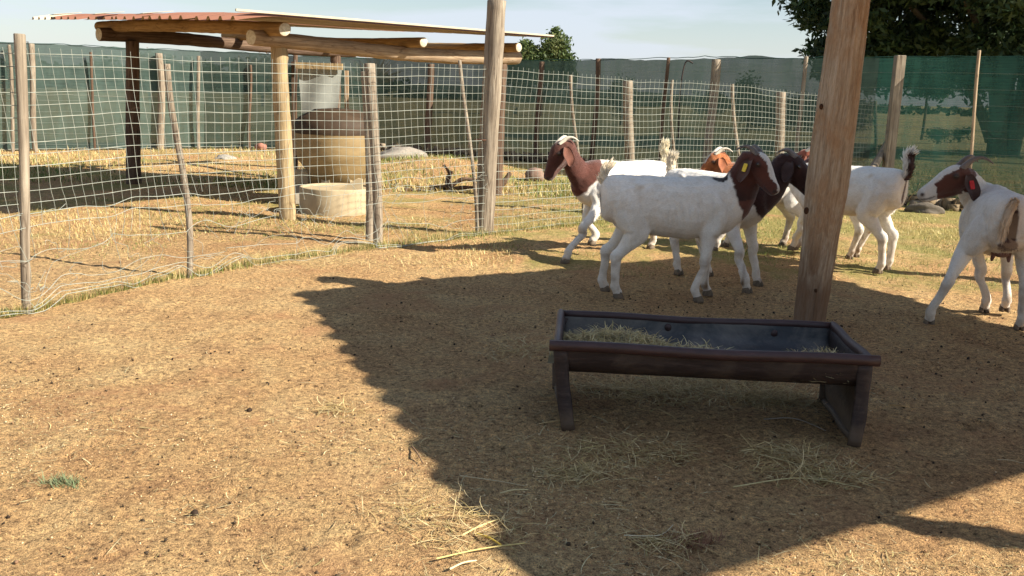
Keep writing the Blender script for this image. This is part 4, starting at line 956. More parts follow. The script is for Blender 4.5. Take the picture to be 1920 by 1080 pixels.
# ------------------------------------------------------------ round feeder, water basin, rocks, branches, rubble
CRM = node_mat('cream_concrete', m_simple((.33, .26, .16), (.45, .37, .24), 6, bs=.4), .9, .2)
OCH = node_mat('ochre_plastic', m_simple((.20, .14, .065), (.31, .23, .115), 3, (1, 1, 4), .15), .6, .4)
LID = node_mat('brown_lid', m_simple((.035, .022, .013), (.065, .042, .025), 5, bs=.2), .7, .3)
GRYC = node_mat('grey_concrete', m_simple((.28, .24, .18), (.42, .37, .29), 8, bs=.5), .9, .2)
HOP = node_mat('milky_sheet', m_simple((.26, .28, .26), (.36, .39, .37), 3, bs=.05), .5, .4)
def lathe(prof, seg=40, a0=0, a1=2 * PI):
    V = []; n = len(prof)
    full = abs(a1 - a0 - 2 * PI) < 1e-6; m = seg if full else seg + 1
    for i in range(m):
        a = a0 + (a1 - a0) * i / seg
        for (r, z) in prof: V.append((r * math.cos(a), r * math.sin(a), z))
    F = []
    for i in range(seg):
        j = (i + 1) % m
        for k in range(n - 1): F.append((i * n + k, j * n + k, j * n + k + 1, i * n + k + 1))
    return V, F
gb = G(618, 380)
FD = empty('round_feeder', (-2.05, 10.75, 0)); tag(FD, 'big round ochre feed hopper with dark brown lid under the log shelter', 'feeder')
kx = 10.75 / FPX
def zat(py, Y=10.75, px=620): return float(AT(px, py, Y)[2])
R = 72 * kx
V, F = lathe([(.0, zat(344)), (R * .68, zat(344)), (R * .78, zat(318)), (R * .98, zat(300)), (R * 1.03, zat(285)), (R * 1.05, zat(250)), (R * 1.05, zat(246)), (0, zat(246))]); mk('tub', V, F, OCH, FD)
V, F = lathe([(R * 1.06, zat(250)), (R * 1.08, zat(238)), (R * 1.03, zat(226)), (R * .90, zat(218)), (R * .55, zat(205)), (0, zat(202))]); mk('lid', V, F, LID, FD)
V, F = lathe([(0, 0), (R * .70, 0), (R * .70, zat(352)), (R * .64, zat(344)), (0, zat(344))]); mk('plinth', V, F, GRYC, FD)
for a in range(6):
    an = a * PI / 3 + .3; v, f = box_vf(R * .66 * math.cos(an), R * .66 * math.sin(an), zat(335) - .01, .05, .10, .16, an); mk('foot_bracket', v, f, CRM, FD, False)
WB = empty('water_basin', (-1.90, 9.98, 0)); tag(WB, 'low round cream concrete basin standing in front of the ochre feed hopper', 'basin')
rb = 70 * 9.95 / FPX; hb2 = .27
V, F = lathe([(0, .06), (rb * .90, .06), (rb * .91, hb2 - .01), (rb * .93, hb2), (rb * .99, hb2), (rb, hb2 - .01), (rb * 1.0, 0)], 48); mk('basin_wall', V, F, CRM, WB)
V, F = lathe([(0, .17), (rb * .905, .17)], 40); V = [(x_, y_, z_ + hb2 - .19) for x_, y_, z_ in V]; mk('basin_cover', V, F, CRM, WB)
w = [(-.05, -.10, .20), (.28, -.1, .20), (.28, -.08, .36), (.23, -.08, .37)]; V = [*w, *[(x_, y_ + .05, z_) for x_, y_, z_ in w]]
mk('cover_slab', V, [(0, 1, 2, 3), (7, 6, 5, 4), (0, 4, 5, 1), (1, 5, 6, 2), (2, 6, 7, 3), (3, 7, 4, 0)], CRM, WB, False)
# cream slab leaning left of the feeder
v, f = box_vf(0, 0, 0, .26, .16, .17, .3); o = mk('stone_block', v, f, CRM, None, False); o.location = (-2.47, 10.6, .30); o.modifiers.new('b', 'BEVEL').width = .02; tag(o, 'cream stone block at the left of the ochre feed hopper', 'block')
v, f = box_vf(0, 0, 0, .30, .22, .23, .3); o = mk('stone_block', v, f, GRYC, None, False); o.location = (-2.47, 10.62, .10); o.modifiers.new('b', 'BEVEL').width = .02; tag(o, 'grey stone block lying under the cream one beside the feed hopper', 'block')
# milky sheet hanging between shelter posts with timber rail
HS = empty('hanging_sheet', (-2.6, 13.4, 0)); tag(HS, 'milky plastic sheet hanging from a pale plank under the shelter, above the hopper', 'sheet')
y0 = 13.4; A = AT(558, 122, y0); Bq = AT(641, 126, y0); A2 = AT(565, 212, y0); B2 = AT(632, 212, y0)
m_, n_ = 12, 10; V = []
for i in range(m_):
    for k in range(n_):
        t, u = i / (m_ - 1), k / (n_ - 1); p = (A * (1 - u) + Bq * u) * (1 - t) + (A2 * (1 - u) + B2 * u) * t; V.append((p[0] + 2.6, .02 * math.sin(u * 7 + t * 2), p[2]))
for i in range(m_ * n_): V.append((V[i][0], V[i][1] + .006, V[i][2]))
F = []
for i in range(m_ - 1):
    for k in range(n_ - 1): a = i * n_ + k; F += [(a, a + n_, a + n_ + 1, a + 1), (a + 120, a + 121, a + 121 + n_, a + 120 + n_)]
mk('sheet', V, F, HOP, HS)
c = (A + Bq) / 2; v, f = box_vf(c[0] + 2.6, -.04, c[2], abs(Bq[0] - A[0]) + .04, .04, .085); mk('plank', v, f, WYEL, HS, False)
v, f = box_vf(A[0] + 2.6 - .06, .03, c[2] / 2, .06, .06, c[2] + .1); mk('upright', v, f, WDARK, HS, False)
v, f = box_vf(Bq[0] + 2.6 + .06, .03, c[2] / 2, .05, .06, c[2] - .1); mk('upright', v, f, WTAN, HS, False)

def rock(name, loc, s, mat_col, label, cat='rock', parent=None, seed=0, group=None):
    import bmesh
    bm = bmesh.new(); bmesh.ops.create_icosphere(bm, subdivisions=3, radius=1)
    V = np.array([v.co for v in bm.verts]); F = np.array([[v.index for v in f.verts] for f in bm.faces]); bm.free()
    n1 = vnoise(V[:, 0] * 1.6 + seed * 7 + 20, V[:, 1] * 1.6 + V[:, 2] * 1.3 + 9, 81); n2 = vnoise(V[:, 0] * 5 + seed, V[:, 1] * 5 + V[:, 2] * 4 + 40, 82)
    V = V * (1 + .28 * n1 + .08 * n2)[:, None] * np.array(s)
    o = mk(name, V, F, STONE, parent, False, np.clip(np.array(mat_col) * (1 + .3 * n2[:, None]), 0, 1)); o.location = loc; o.rotation_euler = (0, 0, seed); 
    if parent is None: tag(o, label, cat, group)
    return o
def RP(px, py, dz=0): g = G(px, py); return (g[0], g[1], hz(g[0], g[1]) + dz)
rock('rock', RP(752, 303, .03), (.50, .28, .18), (.26, .23, .19), 'large pale boulder on the grassy rise by the green net')
rock('rock', RP(1003, 340, .06), (.20, .16, .13), (.24, .16, .12), 'reddish boulder just right of the tall post', seed=2)
rock('rock', RP(490, 284, .08), (.12, .08, .08), (.30, .14, .10), 'red brick-coloured lump beside the yellow shelter post', seed=3)
rock('rock', RP(512, 277, .08), (.12, .10, .07), (.34, .18, .12), 'smaller reddish lump right behind the red one by the shelter post', seed=4)
rock('rock', RP(424, 298, .0), (.30, .2, .06), (.34, .31, .26), 'flat grey stone in the grass left of the shelter post', seed=5)
rock('rock', RP(1735, 399, .02), (.22, .10, .09), (.13, .11, .085), 'grey boulder at the foot of the deep green net', seed=6)
rock('rock', RP(1895, 418, .03), (.22, .12, .12), (.16, .13, .10), 'brown boulder behind the rightmost goat', seed=7)
RBK = empty('rubble_bank'); tag(RBK, 'dark bank of rubble and dead twigs piled along the foot of the net', 'rubble')
rs = np.random.default_rng(5); B = Bag()
def scat_rubble(s0, s1, n, wmax, hmax):
    for i in range(n):
        s = rs.uniform(s0, s1); x, y = npos(s); x += rs.normal(0, .05); y -= .1 + abs(rs.normal(0, wmax)); r = rs.uniform(.02, .075)
        v = rs.normal(0, 1, (8, 3)); cube = np.array([(a, b, c) for a in (-1, 1) for b in (-1, 1) for c in (-1, 1)]) * r * rs.uniform(.5, 1.2, 3) + rs.normal(0, r * .18, (8, 3))
        B.add(cube + [x, y, hz(x, y) + rs.uniform(0, hmax)], np.array([(0, 1, 3, 2), (4, 6, 7, 5), (0, 4, 5, 1), (2, 3, 7, 6), (0, 2, 6, 4), (1, 5, 7, 3)]), np.array([(.13, .10, .07), (.26, .21, .15), (.08, .06, .045), (.20, .15, .09)][rs.integers(4)]))
scat_rubble(nsl[8], nsl[10], 520, .13, .10); scat_rubble(nsl[4], nsl[7], 420, .12, .13)
tag(B.build('rubble', STONE, RBK, False), kind='stuff')
B = Bag(); P = []
for i in range(1500):
    s = rs.uniform(nsl[8], nsl[10]) if i % 2 else rs.uniform(nsl[4], nsl[7]); x, y = npos(s); P.append((x, y - .2 - abs(rs.normal(0, .14)), hz(x, y) + rs.uniform(0, .10)))
strands(B, np.array(P), len(P), (.08, .3), .004, .03, .5, .8, np.array([(.34, .25, .14), (.16, .11, .07), (.44, .34, .2)])); tag(B.build('dead_twigs', STRAW, RBK), kind='stuff')
# fallen tree stump and branches left of the tall post
BR = empty('dead_stump', RP(868, 360)); tag(BR, 'dark dead stump with forked branches lying on the ground left of the tall post', 'stump')
bx = BR.location
for pts, r0 in (([(-.45, 0, .03), (-.2, .02, .05), (0, 0, .16), (.25, .03, .14), (.5, 0, .17)], .035), ([(-.22, 0, .10), (-.18, .0, .22), (-.26, 0, .34)], .03), ([(-.18, 0, .02), (-.20, 0, .15), (-.15, 0, .26)], .05), ([(.30, 0, .0), (.36, 0, .14), (.32, 0, .28), (.38, 0, .36)], .065), ([(.36, 0, .02), (.5, -.05, .10), (.62, 0, .26)], .06), ([(-.2, -.1, .03), (.1, -.15, .07), (.45, -.1, .04)], .03), ([(-.75, -.2, .015), (-.4, -.1, .03), (-.12, 0, .08)], .022)):
    P = catmull(pts, 5); V, F = tube_pts(P, np.linspace(r0, r0 * .45, len(P)) * (1 + .15 * np.sin(np.arange(len(P)) * 2.2)), 8); mk('branch', V, F, WDARK, BR)

# ------------------------------------------------------------ vegetation beyond the net
def crown(name, blobs, n, size, pal, parent, flat=.6, rs=None, mat=LEAF, shell=.45):
    """blobs: (x,y,z,rx,ry,rz) in local space; leaf clumps spread through them"""
    rs = rs or np.random.default_rng(3); bl = np.array(blobs, float); vol = (bl[:, 3] * bl[:, 4] * bl[:, 5]) ** (2 / 3); pick = rs.choice(len(bl), n, p=vol / vol.sum())
    d = rs.normal(0, 1, (n, 3)); d /= np.linalg.norm(d, axis=1, keepdims=True); r = rs.uniform(0, 1, n) ** shell
    P = bl[pick, :3] + d * r[:, None] * bl[pick, 3:6] * (1 + .18 * rs.normal(0, 1, (n, 1)))
    a = rs.normal(0, 1, (n, 3)); a /= np.linalg.norm(a, axis=1, keepdims=True); b = np.cross(a, rs.normal(0, 1, (n, 3))); b /= np.linalg.norm(b, axis=1, keepdims=True)
    s = size * rs.uniform(.5, 1.3, (n, 1)); a = a * s; b = b * s * flat
    V = np.stack([P - a, P - b * .8, P + a, P + b * .8], 1).reshape(-1, 3); F = np.arange(n * 4).reshape(-1, 4)
    cl = pal[(np.clip((vnoise(P[:, 0] * 1.1 / max(size * 8, .3), P[:, 2] * 1.1 / max(size * 8, .3) + P[:, 1], 91) * .5 + .5 + rs.normal(0, .18, n)), 0, .999) * len(pal)).astype(int)] * rs.uniform(.7, 1.25, (n, 1))
    return tag(mk(name, V, F, mat, parent, False, np.repeat(cl, 4, 0)), kind='stuff')
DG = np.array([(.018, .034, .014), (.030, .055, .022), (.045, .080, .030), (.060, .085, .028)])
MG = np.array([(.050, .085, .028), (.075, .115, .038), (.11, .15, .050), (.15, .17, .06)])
BRN = np.array([(.20, .14, .10), (.26, .19, .14), (.16, .12, .09)])
def limb(pts, r0, r1, par, mat, name='limb', seg=8):
    P = catmull(pts, 6); V, F = tube_pts(P, np.linspace(r0, r1, len(P)), seg); return mk(name, V, F, mat, par)
BTRK = node_mat('tree_bark', m_wood((.05, .04, .03), (.12, .095, .07), (.22, .18, .13), .3), .9, .1)
# big tree at right
t0 = G(1868, 292); BT = empty('broadleaf_tree', (t0[0], t0[1], 0)); tag(BT, 'big dark broadleaf tree with several trunks filling the top right beyond the net', 'tree')
for pts, r in (([(0, 0, -.1), (-.15, 0, 1.4), (-.6, .2, 3.2), (-1.8, .3, 5.2)], .28), ([(.35, 0, -.1), (.5, 0, 1.5), (.6, .1, 3.4), (1.2, .3, 6)], .26), ([(.15, .2, -.1), (.2, .3, 2), (.0, .4, 4.2), (-.2, .3, 7)], .24), ([(-.2, 0, .4), (-.8, .1, 1.6), (-2.2, -.2, 3.2), (-3.6, -.4, 4.4)], .16), ([(.6, 0, .6), (1.3, .1, 1.9), (2.6, -.2, 3.3), (4, 0, 4.6)], .16), ([(-.5, .2, 2.8), (-1.5, -.6, 3.8), (-3.0, -1, 5.2)], .12)):
    limb(pts, r, r * .35, BT, BTRK, 'trunk' if r > .2 else 'limb', 10)
rs = np.random.default_rng(8); bl = []
for i in range(200):
    a = rs.uniform(0, 2 * PI); rr_ = rs.uniform(0, 1) ** .5 * 5.6; zc = rs.uniform(2.1, 7.5); k = 1 - .35 * abs(zc - 4.2) / 4
    bl.append((rr_ * math.cos(a) * k, rr_ * math.sin(a) * .8 * k, zc, rs.uniform(.5, 1.05), rs.uniform(.5, 1.0), rs.uniform(.35, .75)))
bl += [(-5.4, 0, 3.9, .7, .7, .6), (-5.0, -.3, 2.7, .6, .6, .5), (-4.8, .2, 2.2, .5, .5, .35), (-5.6, 0, 5.0, .7, .7, .6), (-4.2, 0, 1.95, .7, .6, .4), (-3.4, 0, 2.0, .9, .7, .5), (-2, 0, 2.0, 1, .7, .5), (-.5, -.5, 2.2, 1, .7, .5), (1.2, -.5, 2.0, 1, .7, .5)]
crown('crown', bl, 150000, .12, DG, BT, .45, rs)
# yellower boughs low at the right
crown('yellower_bough', [(.2, -4.6, 3.5, .5, .4, .5), (1.6, -4.7, 3.1, .5, .4, .5), (1.0, -4.5, 4.0, .6, .4, .5), (2.0, -4.6, 2.4, .4, .3, .4)], 1400, .07, MG * 1.3, BT, .5, rs)
# tree behind the shelter roof
t0 = AT(1010, 200, 58); T2 = empty('round_topped_tree', (t0[0], 58, 0)); tag(T2, 'mid-green bushy tree rising beyond the net just right of the tall post', 'tree')
limb([(0, 0, -.2), (.1, 0, 1), (-.1, 0, 2.4)], .22, .12, T2, WDARK, 'trunk'); limb([(0, 0, .8), (.7, 0, 1.9), (1.2, 0, 3)], .13, .05, T2, WDARK); limb([(0, 0, .8), (-.8, 0, 1.9), (-1.4, 0, 2.8)], .13, .05, T2, WDARK)
rs = np.random.default_rng(12)
bl = [(.9, 0, 4.2, .9, .9, .8), (.3, 0, 3.4, 1.2, 1, .9), (1.4, 0, 3.2, .8, .8, .8), (-.9, 0, 3.5, 1.0, 1, .7), (-1.7, 0, 2.8, .8, .8, .7), (0, 0, 2.6, 1.3, 1.1, .8), (1.3, 0, 2.3, .9, .8, .6), (-1.2, 0, 2.2, .9, .8, .6), (.9, 0, 4.9, .35, .35, .4), (-.9, 0, 4.1, .5, .5, .4), (1.9, 0, 2.5, .45, .4, .5), (-2.2, 0, 2.2, .4, .4, .4)]
bl += [(-2.4, 0, 2.9, .7, .6, .6), (-1.6, 0, 3.6, .6, .6, .5)]
crown('crown', bl, 17000, .12, MG, T2, .6, rs)
def bush(px, pyb, Y, w, h, pal, label, n=2200, size=None, grp=None, cat='bush', name='round_bush'):
    t = AT(px, 200, Y); o = empty(name, (t[0], Y, 0)); tag(o, label, cat, grp); rs = np.random.default_rng(int(px))
    bl = [(0, 0, h * .5, w * .5, w * .4, h * .5)] + [(rs.uniform(-.35, .35) * w, rs.uniform(-.2, .2) * w, h * rs.uniform(.35, .8), w * .2, w * .2, h * .22) for _ in range(9)]
    limb([(0, 0, -.1), (.05, 0, h * .3), (0, 0, h * .6)], w * .05, w * .02, o, WDARK, 'stem'); crown('foliage', bl, n, size or w * .045, pal, o, .6, rs)
bush(1166, 0, 46, 1.5, 2.45, DG, 'small round dark bush seen through the net right of the round-topped tree')
bush(1405, 0, 42, 1.75, 2.45, DG, 'dark round bush seen through the net at the left end of the clipped hedge')
bush(1330, 0, 60, 2.2, 1.9, DG, 'low dark bush seen through the net left of the hedge')
bush(1765, 0, 34, 1.1, .55, DG, 'low dark bush in the pale field seen through the deep green net', 900)
bush(1805, 0, 36, 1.0, .55, DG, 'second low bush beside the first one in the field, nearer the tree trunks', 900)
# clipped hedge
hd0, hd1 = AT(1425, 180, 44), AT(1640, 180, 44); HG = empty('hedge', (hd0[0], 44, 0)); tag(HG, 'long clipped dark hedge in the field, seen through the net left of the thick post', 'hedge')
Lh = hd1[0] - hd0[0]; rs = np.random.default_rng(4); n = 9000; P = np.stack([rs.uniform(0, Lh, n), rs.uniform(0, 1.2, n), rs.uniform(0, 1.5, n) ** 1.0], -1)
crown('foliage', [(x_, .6, .78, .55, .6, .85) for x_ in np.arange(0, Lh, .42)], 9000, .09, DG, HG, .6, rs)
# small trunks in the field
for i, (px, Y, lab) in enumerate(((1735, 38, 'slim young tree standing in the pale field beyond the deep green net'),)):
    t = AT(px, 200, Y); o = empty('young_tree', (t[0], Y, 0)); tag(o, lab, 'tree'); limb([(0, 0, -.1), (.03, 0, .9), (0, 0, 2)], .06, .04, o, WDARK, 'trunk'); crown('crown', [(0, 0, 2.4, .9, .8, .8), (.5, 0, 1.9, .5, .5, .4)], 2500, .09, DG, o, .6)
# bare tree behind
t = AT(700, 200, 48); BTR = empty('bare_tree', (t[0], 48, 0)); tag(BTR, 'leafless tree with fine upswept twigs seen under the shelter beams', 'tree'); rs = np.random.default_rng(2)
limb([(0, 0, -.1), (.05, 0, .8), (0, 0, 1.5)], .12, .08, BTR, WTAN, 'trunk'); B = Bag()
for i in range(150):
    a = rs.uniform(-1.25, 1.25); l_ = rs.uniform(.8, 1.9); y_ = rs.uniform(-.5, .5)
    P = catmull([(0, 0, 1.3), (math.sin(a) * l_ * .4, y_ * .4, 1.4 + math.cos(a) * l_ * .5), (math.sin(a) * l_ + rs.normal(0, .1), y_, 1.4 + math.cos(a) * l_ * .95)], 3); V, F = tube_pts(P, np.linspace(.024, .007, len(P)), 3); B.add(V, F)
tag(B.build('twigs', WTAN, BTR), kind='stuff')
# bushy greyish trees beyond on the left
rs = np.random.default_rng(77)
specs = [(8, 92, 3.6, 'dark'), (48, 80, 4.3, 'bare'), (195, 95, 3.6, 'green'), (280, 70, 3.7, 'bare'), (312, 66, 3.3, 'dark'), (365, 72, 3.25, 'dark'), (492, 62, 3.4, 'bare'), (560, 80, 3.2, 'green')]
nm_ = {'dark': DG * 1.3, 'green': MG * .7, 'bare': BRN}
dsc = {8: 'dark tree top peeping over the net at the far left edge', 48: 'greyish bare-crowned tree just behind the leftmost fence posts', 195: 'low green tree crown showing above the net left of the shelter', 280: 'pale brown leafless crown beyond the net right of the dark shelter post', 312: 'dark rounded crown right beside the pale brown leafless one', 365: 'low dark crown above the net midway under the shelter roof', 492: 'broad brownish bare crown just left of the yellow shelter post', 560: 'green crown beyond the net behind the hanging plastic sheet'}
for (px, Y, h, kd) in specs:
    t = AT(px, 150, Y); o = empty('distant_tree', (t[0], Y, 0)); tag(o, dsc[px], 'tree', 'trees beyond the net on the left'); w = 1.6 + rs.uniform(0, .6)
    limb([(0, 0, -.1), (0, 0, h * .5)], .14, .08, o, WDARK, 'trunk', 6)
    crown('crown', [(0, 0, h * .72, w * .8, w * .7, h * .26)] + [(rs.uniform(-w, w) * .8, 0, h * rs.uniform(.5, .8), w * .4, w * .4, h * .14) for _ in range(6)], 1800, .12, nm_[kd], o, .5, rs)
# distant wood and hills
TW_ = np.array([(.040, .062, .030), (.055, .078, .040), (.075, .095, .050)]); bl = []; rs = np.random.default_rng(6)
for i in range(260):
    x = rs.uniform(-190, 70); y = 150 + rs.uniform(-20, 30); f_ = .80 if x < -20 else .22
    bl.append((x, y, rs.uniform(1.2, 3.6) * f_, rs.uniform(3, 6), 4, rs.uniform(1.6, 3.2) * f_))
tw = crown('distant_wood', bl, 30000, .55, TW_, None, .7, rs, LEAF); tag(tw, 'long low band of woodland along the horizon behind the net', 'woodland')
n = 120; xx = np.linspace(-1400, 1400, n); V = []; 
for k, (yy, hb) in enumerate(((900, 0), (1100, 1), (1400, .4))):
    for i in range(n): V.append((xx[i], yy, -3 + hb * (max(3, 8 + 4 * math.sin(xx[i] / 260 + 1) + 2.5 * math.sin(xx[i] / 90) - .03 * xx[i]))))
F = [(k * n + i, k * n + i + 1, (k + 1) * n + i + 1, (k + 1) * n + i) for k in range(2) for i in range(n - 1)]
tag(mk('hills', V, F, node_mat('hill', m_simple((.07, .09, .07), (.10, .12, .085), .01, bs=0), .95, .1)), kind='structure')

# ------------------------------------------------------------ litter on the ground
rs = np.random.default_rng(99)
def field(n, x0, x1, y0, y1, dens=None):
    # denser towards the camera (image-uniform-ish)
    u = rs.random(n); y = 1 / (1 / y1 + (1 / y0 - 1 / y1) * u); hw = y * .60 + .3; x = rs.uniform(-1, 1, n) * hw
    P = np.stack([x, y], -1)
    if dens is not None: P = P[rs.random(n) < dens(P[:, 0], P[:, 1])]
    return np.stack([P[:, 0], P[:, 1], gzs(P[:, 0], P[:, 1])], -1)
def gzs(x, y):
    near = np.clip(1 - np.maximum(np.abs(x - .5) - 5, 0) / 2, 0, 1) * np.clip(1 - np.maximum(y - 10.5, 0) / 3, 0, 1)
    return hgt(x, y) + near * (.0065 * vnoise(x * 17, y * 17, 6) + .0035 * vnoise(x * 39 + 3, y * 39, 7))
cl = lambda x, y: np.clip(.45 + .8 * vnoise(x * .9 + 4, y * .9, 92) + .4 * vnoise(x * 3, y * 3, 93), .08, 1)
# fine chaff
P = field(105000, 0, 0, 1.7, 13, cl); B = Bag(); strands(B, P, len(P), (.006, .028), .0011, .005, .12, .5, STC * 1.02, rs, 1)
tag(B.build('chaff', STRAW), 'fine pale chaff and cut straw scattered over the bare soil', 'chaff', kind='stuff')
P = field(4200, 0, 0, 1.7, 10, cl); B = Bag(); strands(B, P, len(P), (.03, .12), .0012, .008, .10, .7, STC * 1.05, rs, 4)
tag(B.build('loose_straw', STRAW), 'loose bent straw stalks strewn over the bare soil of the yard', 'straw', kind='stuff')
# hay patches on the ground
pats = [(1235, 735, .42, .16, 2600), (1455, 750, .20, .10, 1800), (1190, 850, .30, .13, 900), (1470, 855, .16, .10, 700), (1540, 893, .22, .09, 800), (1085, 888, .14, .08, 600), (640, 772, .10, .06, 260), (990, 660, .25, .2, 700), (1330, 720, .3, .12, 1500), (1260, 1015, .1, .06, 250), (560, 490, .7, .35, 1500), (860, 990, .25, .2, 600)]
B = Bag()
for (px, py, rx, ry, n) in pats:
    g = G(px, py); q = rs.normal(0, .5, (n, 2)) * [rx, ry] + g[:2]; P = np.stack([q[:, 0], q[:, 1], gzs(q[:, 0], q[:, 1]) + np.abs(rs.normal(0, .006, n))], -1)
    P = P[:int(n * .55)]; strands(B, P, len(P), (.03, .14), .0011, .012, .20, .8, STC * np.array([1.0, .92, .85]), rs, 4)
tag(B.build('spilled_hay', STRAW), 'thin patches of spilled hay under and around the trough', 'hay', kind='stuff')
# droppings and pebbles
P = field(1500, 0, 0, 1.7, 11, lambda x, y: np.clip(.1 + 1.6 * np.clip(vnoise(x * 1.2, y * 1.2, 94) + .6 * vnoise(x * 4, y * 4, 194), 0, 1), .08, 1)); n = len(P)
g = G(1330, 610); q = rs.normal(0, 1, (420, 2)) * [1.1, .7] + g[:2]; P = np.concatenate([P, np.stack([q[:, 0], q[:, 1], gzs(q[:, 0], q[:, 1])], -1)]); n = len(P)
ico = []
import bmesh
bm = bmesh.new(); bmesh.ops.create_icosphere(bm, subdivisions=1, radius=1); IV = np.array([v.co for v in bm.verts]); IF = np.array([[v.index for v in f.verts] for f in bm.faces]); bm.free()
s = rs.uniform(.0028, .0065, (n, 1, 1)) * np.where(rs.random((n, 1, 1)) < .06, 1.9, 1); V = IV[None] * s * rs.uniform(.7, 1.3, (n, 1, 3)) + rs.normal(0, .0008, (n, len(IV), 3)) + P[:, None, :] + [0, 0, .003]
F = (np.arange(n)[:, None, None] * len(IV) + IF[None]).reshape(-1, 3); pal = np.array([(.035, .022, .014), (.05, .035, .022), (.09, .06, .035), (.20, .12, .07)])
tag(mk('droppings', V.reshape(-1, 3), F, DUNG, None, True, np.repeat(pal[rs.integers(0, 4, n)], len(IV), 0)), 'dark goat droppings and small clods scattered over the yard', 'droppings', kind='stuff')
n = 26000; P = field(n, 0, 0, 1.7, 9, cl); n = len(P); s = rs.uniform(.0015, .0042, (n, 1, 1)); V = IV[None] * s * rs.uniform(.7, 1.3, (n, 1, 3)) + P[:, None, :] + [0, 0, .001]
F = (np.arange(n)[:, None, None] * len(IV) + IF[None]).reshape(-1, 3); pal = np.array([(.50, .33, .17), (.30, .17, .09), (.62, .46, .27), (.14, .09, .05)])
tag(mk('soil_crumbs', V.reshape(-1, 3), F, DUNG, None, True, np.repeat(pal[rs.integers(0, 4, n)], len(IV), 0)), 'small crumbs of reddish soil and grit over the yard', 'soil', kind='stuff')
# grass blades
def grass(name, P, hgt_, wd, pal, label, lean=.5):
    n = len(P); a = rs.uniform(0, 2 * PI, n); h = rs.uniform(hgt_[0], hgt_[1], n); d = np.stack([np.cos(a), np.sin(a), 0 * a], -1); w = np.stack([-np.sin(a), np.cos(a), 0 * a], -1) * wd * rs.uniform(.6, 1.3, (n, 1)); ln = rs.uniform(.1, lean * 2, n)[:, None]
    m_ = P + d * (h * .35)[:, None] * ln + [0, 0, 1] * (h * .6)[:, None]; t_ = P + d * h[:, None] * ln + [0, 0, 1] * (h * .95)[:, None]
    V = np.stack([P - w, P + w, m_ + w * .7, m_ - w * .7, t_, t_ + w * .1], 1).reshape(-1, 3)
    F = (np.arange(n)[:, None, None] * 6 + np.array([(0, 1, 2, 3), (3, 2, 5, 4)])[None]).reshape(-1, 4)
    c = pal[rs.integers(0, len(pal), n)] * rs.uniform(.75, 1.2, (n, 1)); tag(mk(name, V, F, STRAW, None, False, np.repeat(c, 6, 0)), label, 'grass', kind='stuff')
GP = np.array([(.15, .20, .045), (.22, .25, .06), (.32, .31, .10), (.11, .16, .04)]); DP = np.array([(.60, .47, .20), (.52, .38, .15), (.66, .56, .28), (.42, .34, .13)])
# along the fence
pts = []
for k in range(15000):
    s = rs.uniform(0, seglen[-2]); x = np.interp(s, seglen, base[:, 0]); y = np.interp(s, seglen, base[:, 1]); nz_ = rs.normal(0, .13)
    if vnoise(np.array([s * 1.3]), np.array([.5]), 95)[0] + .25 + (.5 if s < seglen[3] else 0) * .6 < rs.uniform(-.6, .9): continue
    pts.append((x + nz_ * .4, y - .06 + nz_))
pts = np.array(pts); P = np.stack([pts[:, 0], pts[:, 1], gzs(pts[:, 0], pts[:, 1])], -1); half = rs.random(len(P)) < .55
grass('green_grass', P[half], (.02, .07), .0018, GP, 'fresh green grass growing along the foot of the mesh fence', .7)
grass('dry_grass', P[~half], (.03, .11), .0014, DP, 'dry yellow grass tangled in the foot of the mesh fence', .8)
P = field(140000, 0, 0, 6.2, 17, lambda x, y: np.clip((y - 6.6) / 2.2, 0, 1) * np.clip(.35 + vnoise(x * .9, y * .9, 96) * .9 + .4 * vnoise(x * 3.3, y * 3.3, 97), 0, 1)); k = rs.random(len(P)) < np.clip(.30 + .9 * vnoise(P[:, 0] * .7, P[:, 1] * .7, 98) + .34 * (P[:, 0] > 0) - .22 * (P[:, 0] < -.3), .02, .9)
P = P[~((P[:, 0] < 2.6) & (P[:, 0] > -1.3) & (P[:, 1] < 7.4))] if False else P
k = k[:len(P)]
grass('short_green_grass', P[k], (.010, .035), .0022, GP * 1.0, 'short grazed green grass round the goats and beyond the fence', .8)
grass('short_dry_grass', P[~k], (.012, .045), .0020, DP, 'short dry straw-coloured grass beyond the mesh fence', .8)
P = field(70000, 0, 0, 12, 45, lambda x, y: np.clip(.45 + vnoise(x * .4, y * .4, 99) * .8, .05, 1)); k = rs.random(len(P)) < np.clip(.4 + .9 * vnoise(P[:, 0] * .2, P[:, 1] * .25, 98), .05, .95)
grass('field_green_grass', P[k], (.03, .10), .006, GP * .9, 'patchy green grass in the field beyond the net', .8)
grass('field_dry_grass', P[~k], (.03, .10), .006, DP * .9, 'dry yellow grass in the field beyond the net', .8)
def tuft(px, py, n, r, label, dry=False):
    g = G(px, py); o = empty('grass_tuft', (g[0], g[1], hz(g[0], g[1]))); tag(o, label, 'grass'); q = rs.normal(0, r, (n, 2)); B = Bag(); a = rs.uniform(0, 6.28, n); h = rs.uniform(.01, .035, n)
    P = np.stack([q[:, 0], q[:, 1] * .6, 0 * a], -1); w = np.stack([-np.sin(a), np.cos(a), 0 * a], -1) * .0016; t_ = P + np.stack([np.cos(a) * h, np.sin(a) * h, h * .8], -1)
    V = np.stack([P - w, P + w, t_ + w * .2, t_ - w * .2], 1).reshape(-1, 3); c = (np.array([(.15, .19, .09), (.20, .23, .12), (.25, .25, .13)]) if not dry else np.array([(.20, .09, .05), (.28, .15, .08)]))[rs.integers(0, 2, n)]
    tag(mk('grass_blades', V, np.arange(n * 4).reshape(-1, 4), STRAW, o, False, np.repeat(c, 4, 0)), kind='stuff')
tuft(118, 913, 260, .035, 'small grey-green tuft alone on the sunlit bare soil at lower left')
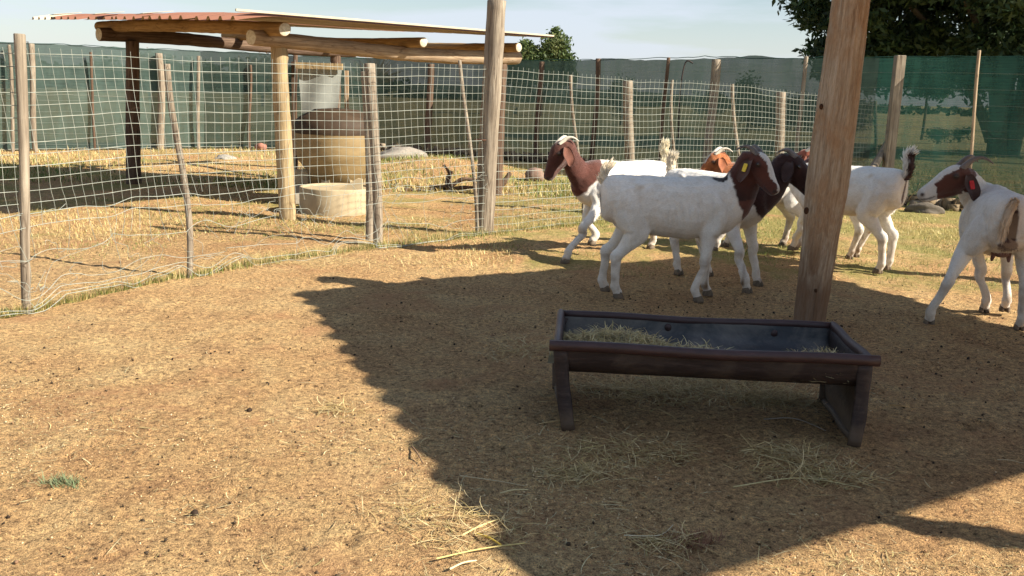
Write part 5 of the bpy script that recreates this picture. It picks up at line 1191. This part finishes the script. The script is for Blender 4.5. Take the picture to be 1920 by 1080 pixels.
tuft(1295, 1012, 300, .05, 'small reddish dead tuft in the shade near the bottom', True)
# the big straws one can pick out
def stalk(p, q, r, label, col=(.62, .50, .20), bend=.01, mid=None):
    a = G(*p); b = G(*q); a[2] = hz(a[0], a[1]) + .008; b[2] = hz(b[0], b[1]) + .008; m_ = (a + b) / 2 + [0, 0, .006]
    if mid is not None: m_ = G(*mid); m_[2] = hz(m_[0], m_[1]) + .012
    P = catmull([a, m_, b], 8) + 0; P[:, 2] = np.maximum(P[:, 2], 0); n = len(P); V, F = tube_pts(P, np.linspace(r, r * .6, n), 6)
    tag(mk('straw_stalk', V, F, STRAW, None, True, np.tile(col, (len(V), 1))), label, 'straw')
stalk((818, 1053), (985, 1022), .0030, 'longest yellow straw stalk at the sunlit edge of the shade, lowest of three')
stalk((865, 1012), (946, 978), .0034, 'thick pale straw stalk pointing at the shade edge, upper one', (.66, .52, .24))
stalk((895, 1010), (940, 1030), .0042, 'short bright yellow flattened stalk between the two long ones', (.66, .46, .08))
stalk((843, 1075), (893, 1058), .0034, 'pale split straw at the bottom, sunlit', (.70, .60, .36))
stalk((772, 840), (793, 872), .0036, 'short brown curved twig crossing the scalloped shade edge', (.22, .14, .08))
stalk((863, 893), (985, 912), .0026, 'long dull straw lying in shade beside the scalloped shadow edge', (.50, .40, .24), mid=(930, 903))
stalk((938, 926), (990, 920), .0030, 'short pale straw below the long dull one in the shade', (.62, .52, .28))
stalk((1375, 915), (1615, 918), .0026, 'long bowed straw on the ground in front of the trough right leg', (.56, .48, .24), mid=(1500, 902))
stalk((1420, 855), (1560, 905), .0026, 'slanting straw crossing the bowed one before the trough', (.56, .46, .24), mid=(1490, 875))
stalk((1170, 1006), (1262, 985), .0020, 'thin pale kinked stalk in the shade near the bottom centre', (.60, .54, .38), mid=(1235, 1007))
stalk((1432, 790), (1548, 812), .0026, 'grey curved stem on the soil beneath the trough', (.34, .28, .22), mid=(1490, 790))
stalk((1010, 800), (1085, 792), .0026, 'pale straw lying at the foot of the trough left leg', (.6, .42, .2))
stalk((1665, 768), (1715, 777), .0028, 'orange-brown straw right of the trough right leg', (.5, .3, .12))
stalk((1870, 862), (1920, 868), .0020, 'thin straw at the right edge in the shade', (.5, .4, .24))
# flattened leaves / chips
# wood hoof-churned lumps beneath the tall post etc. handled by the terrain
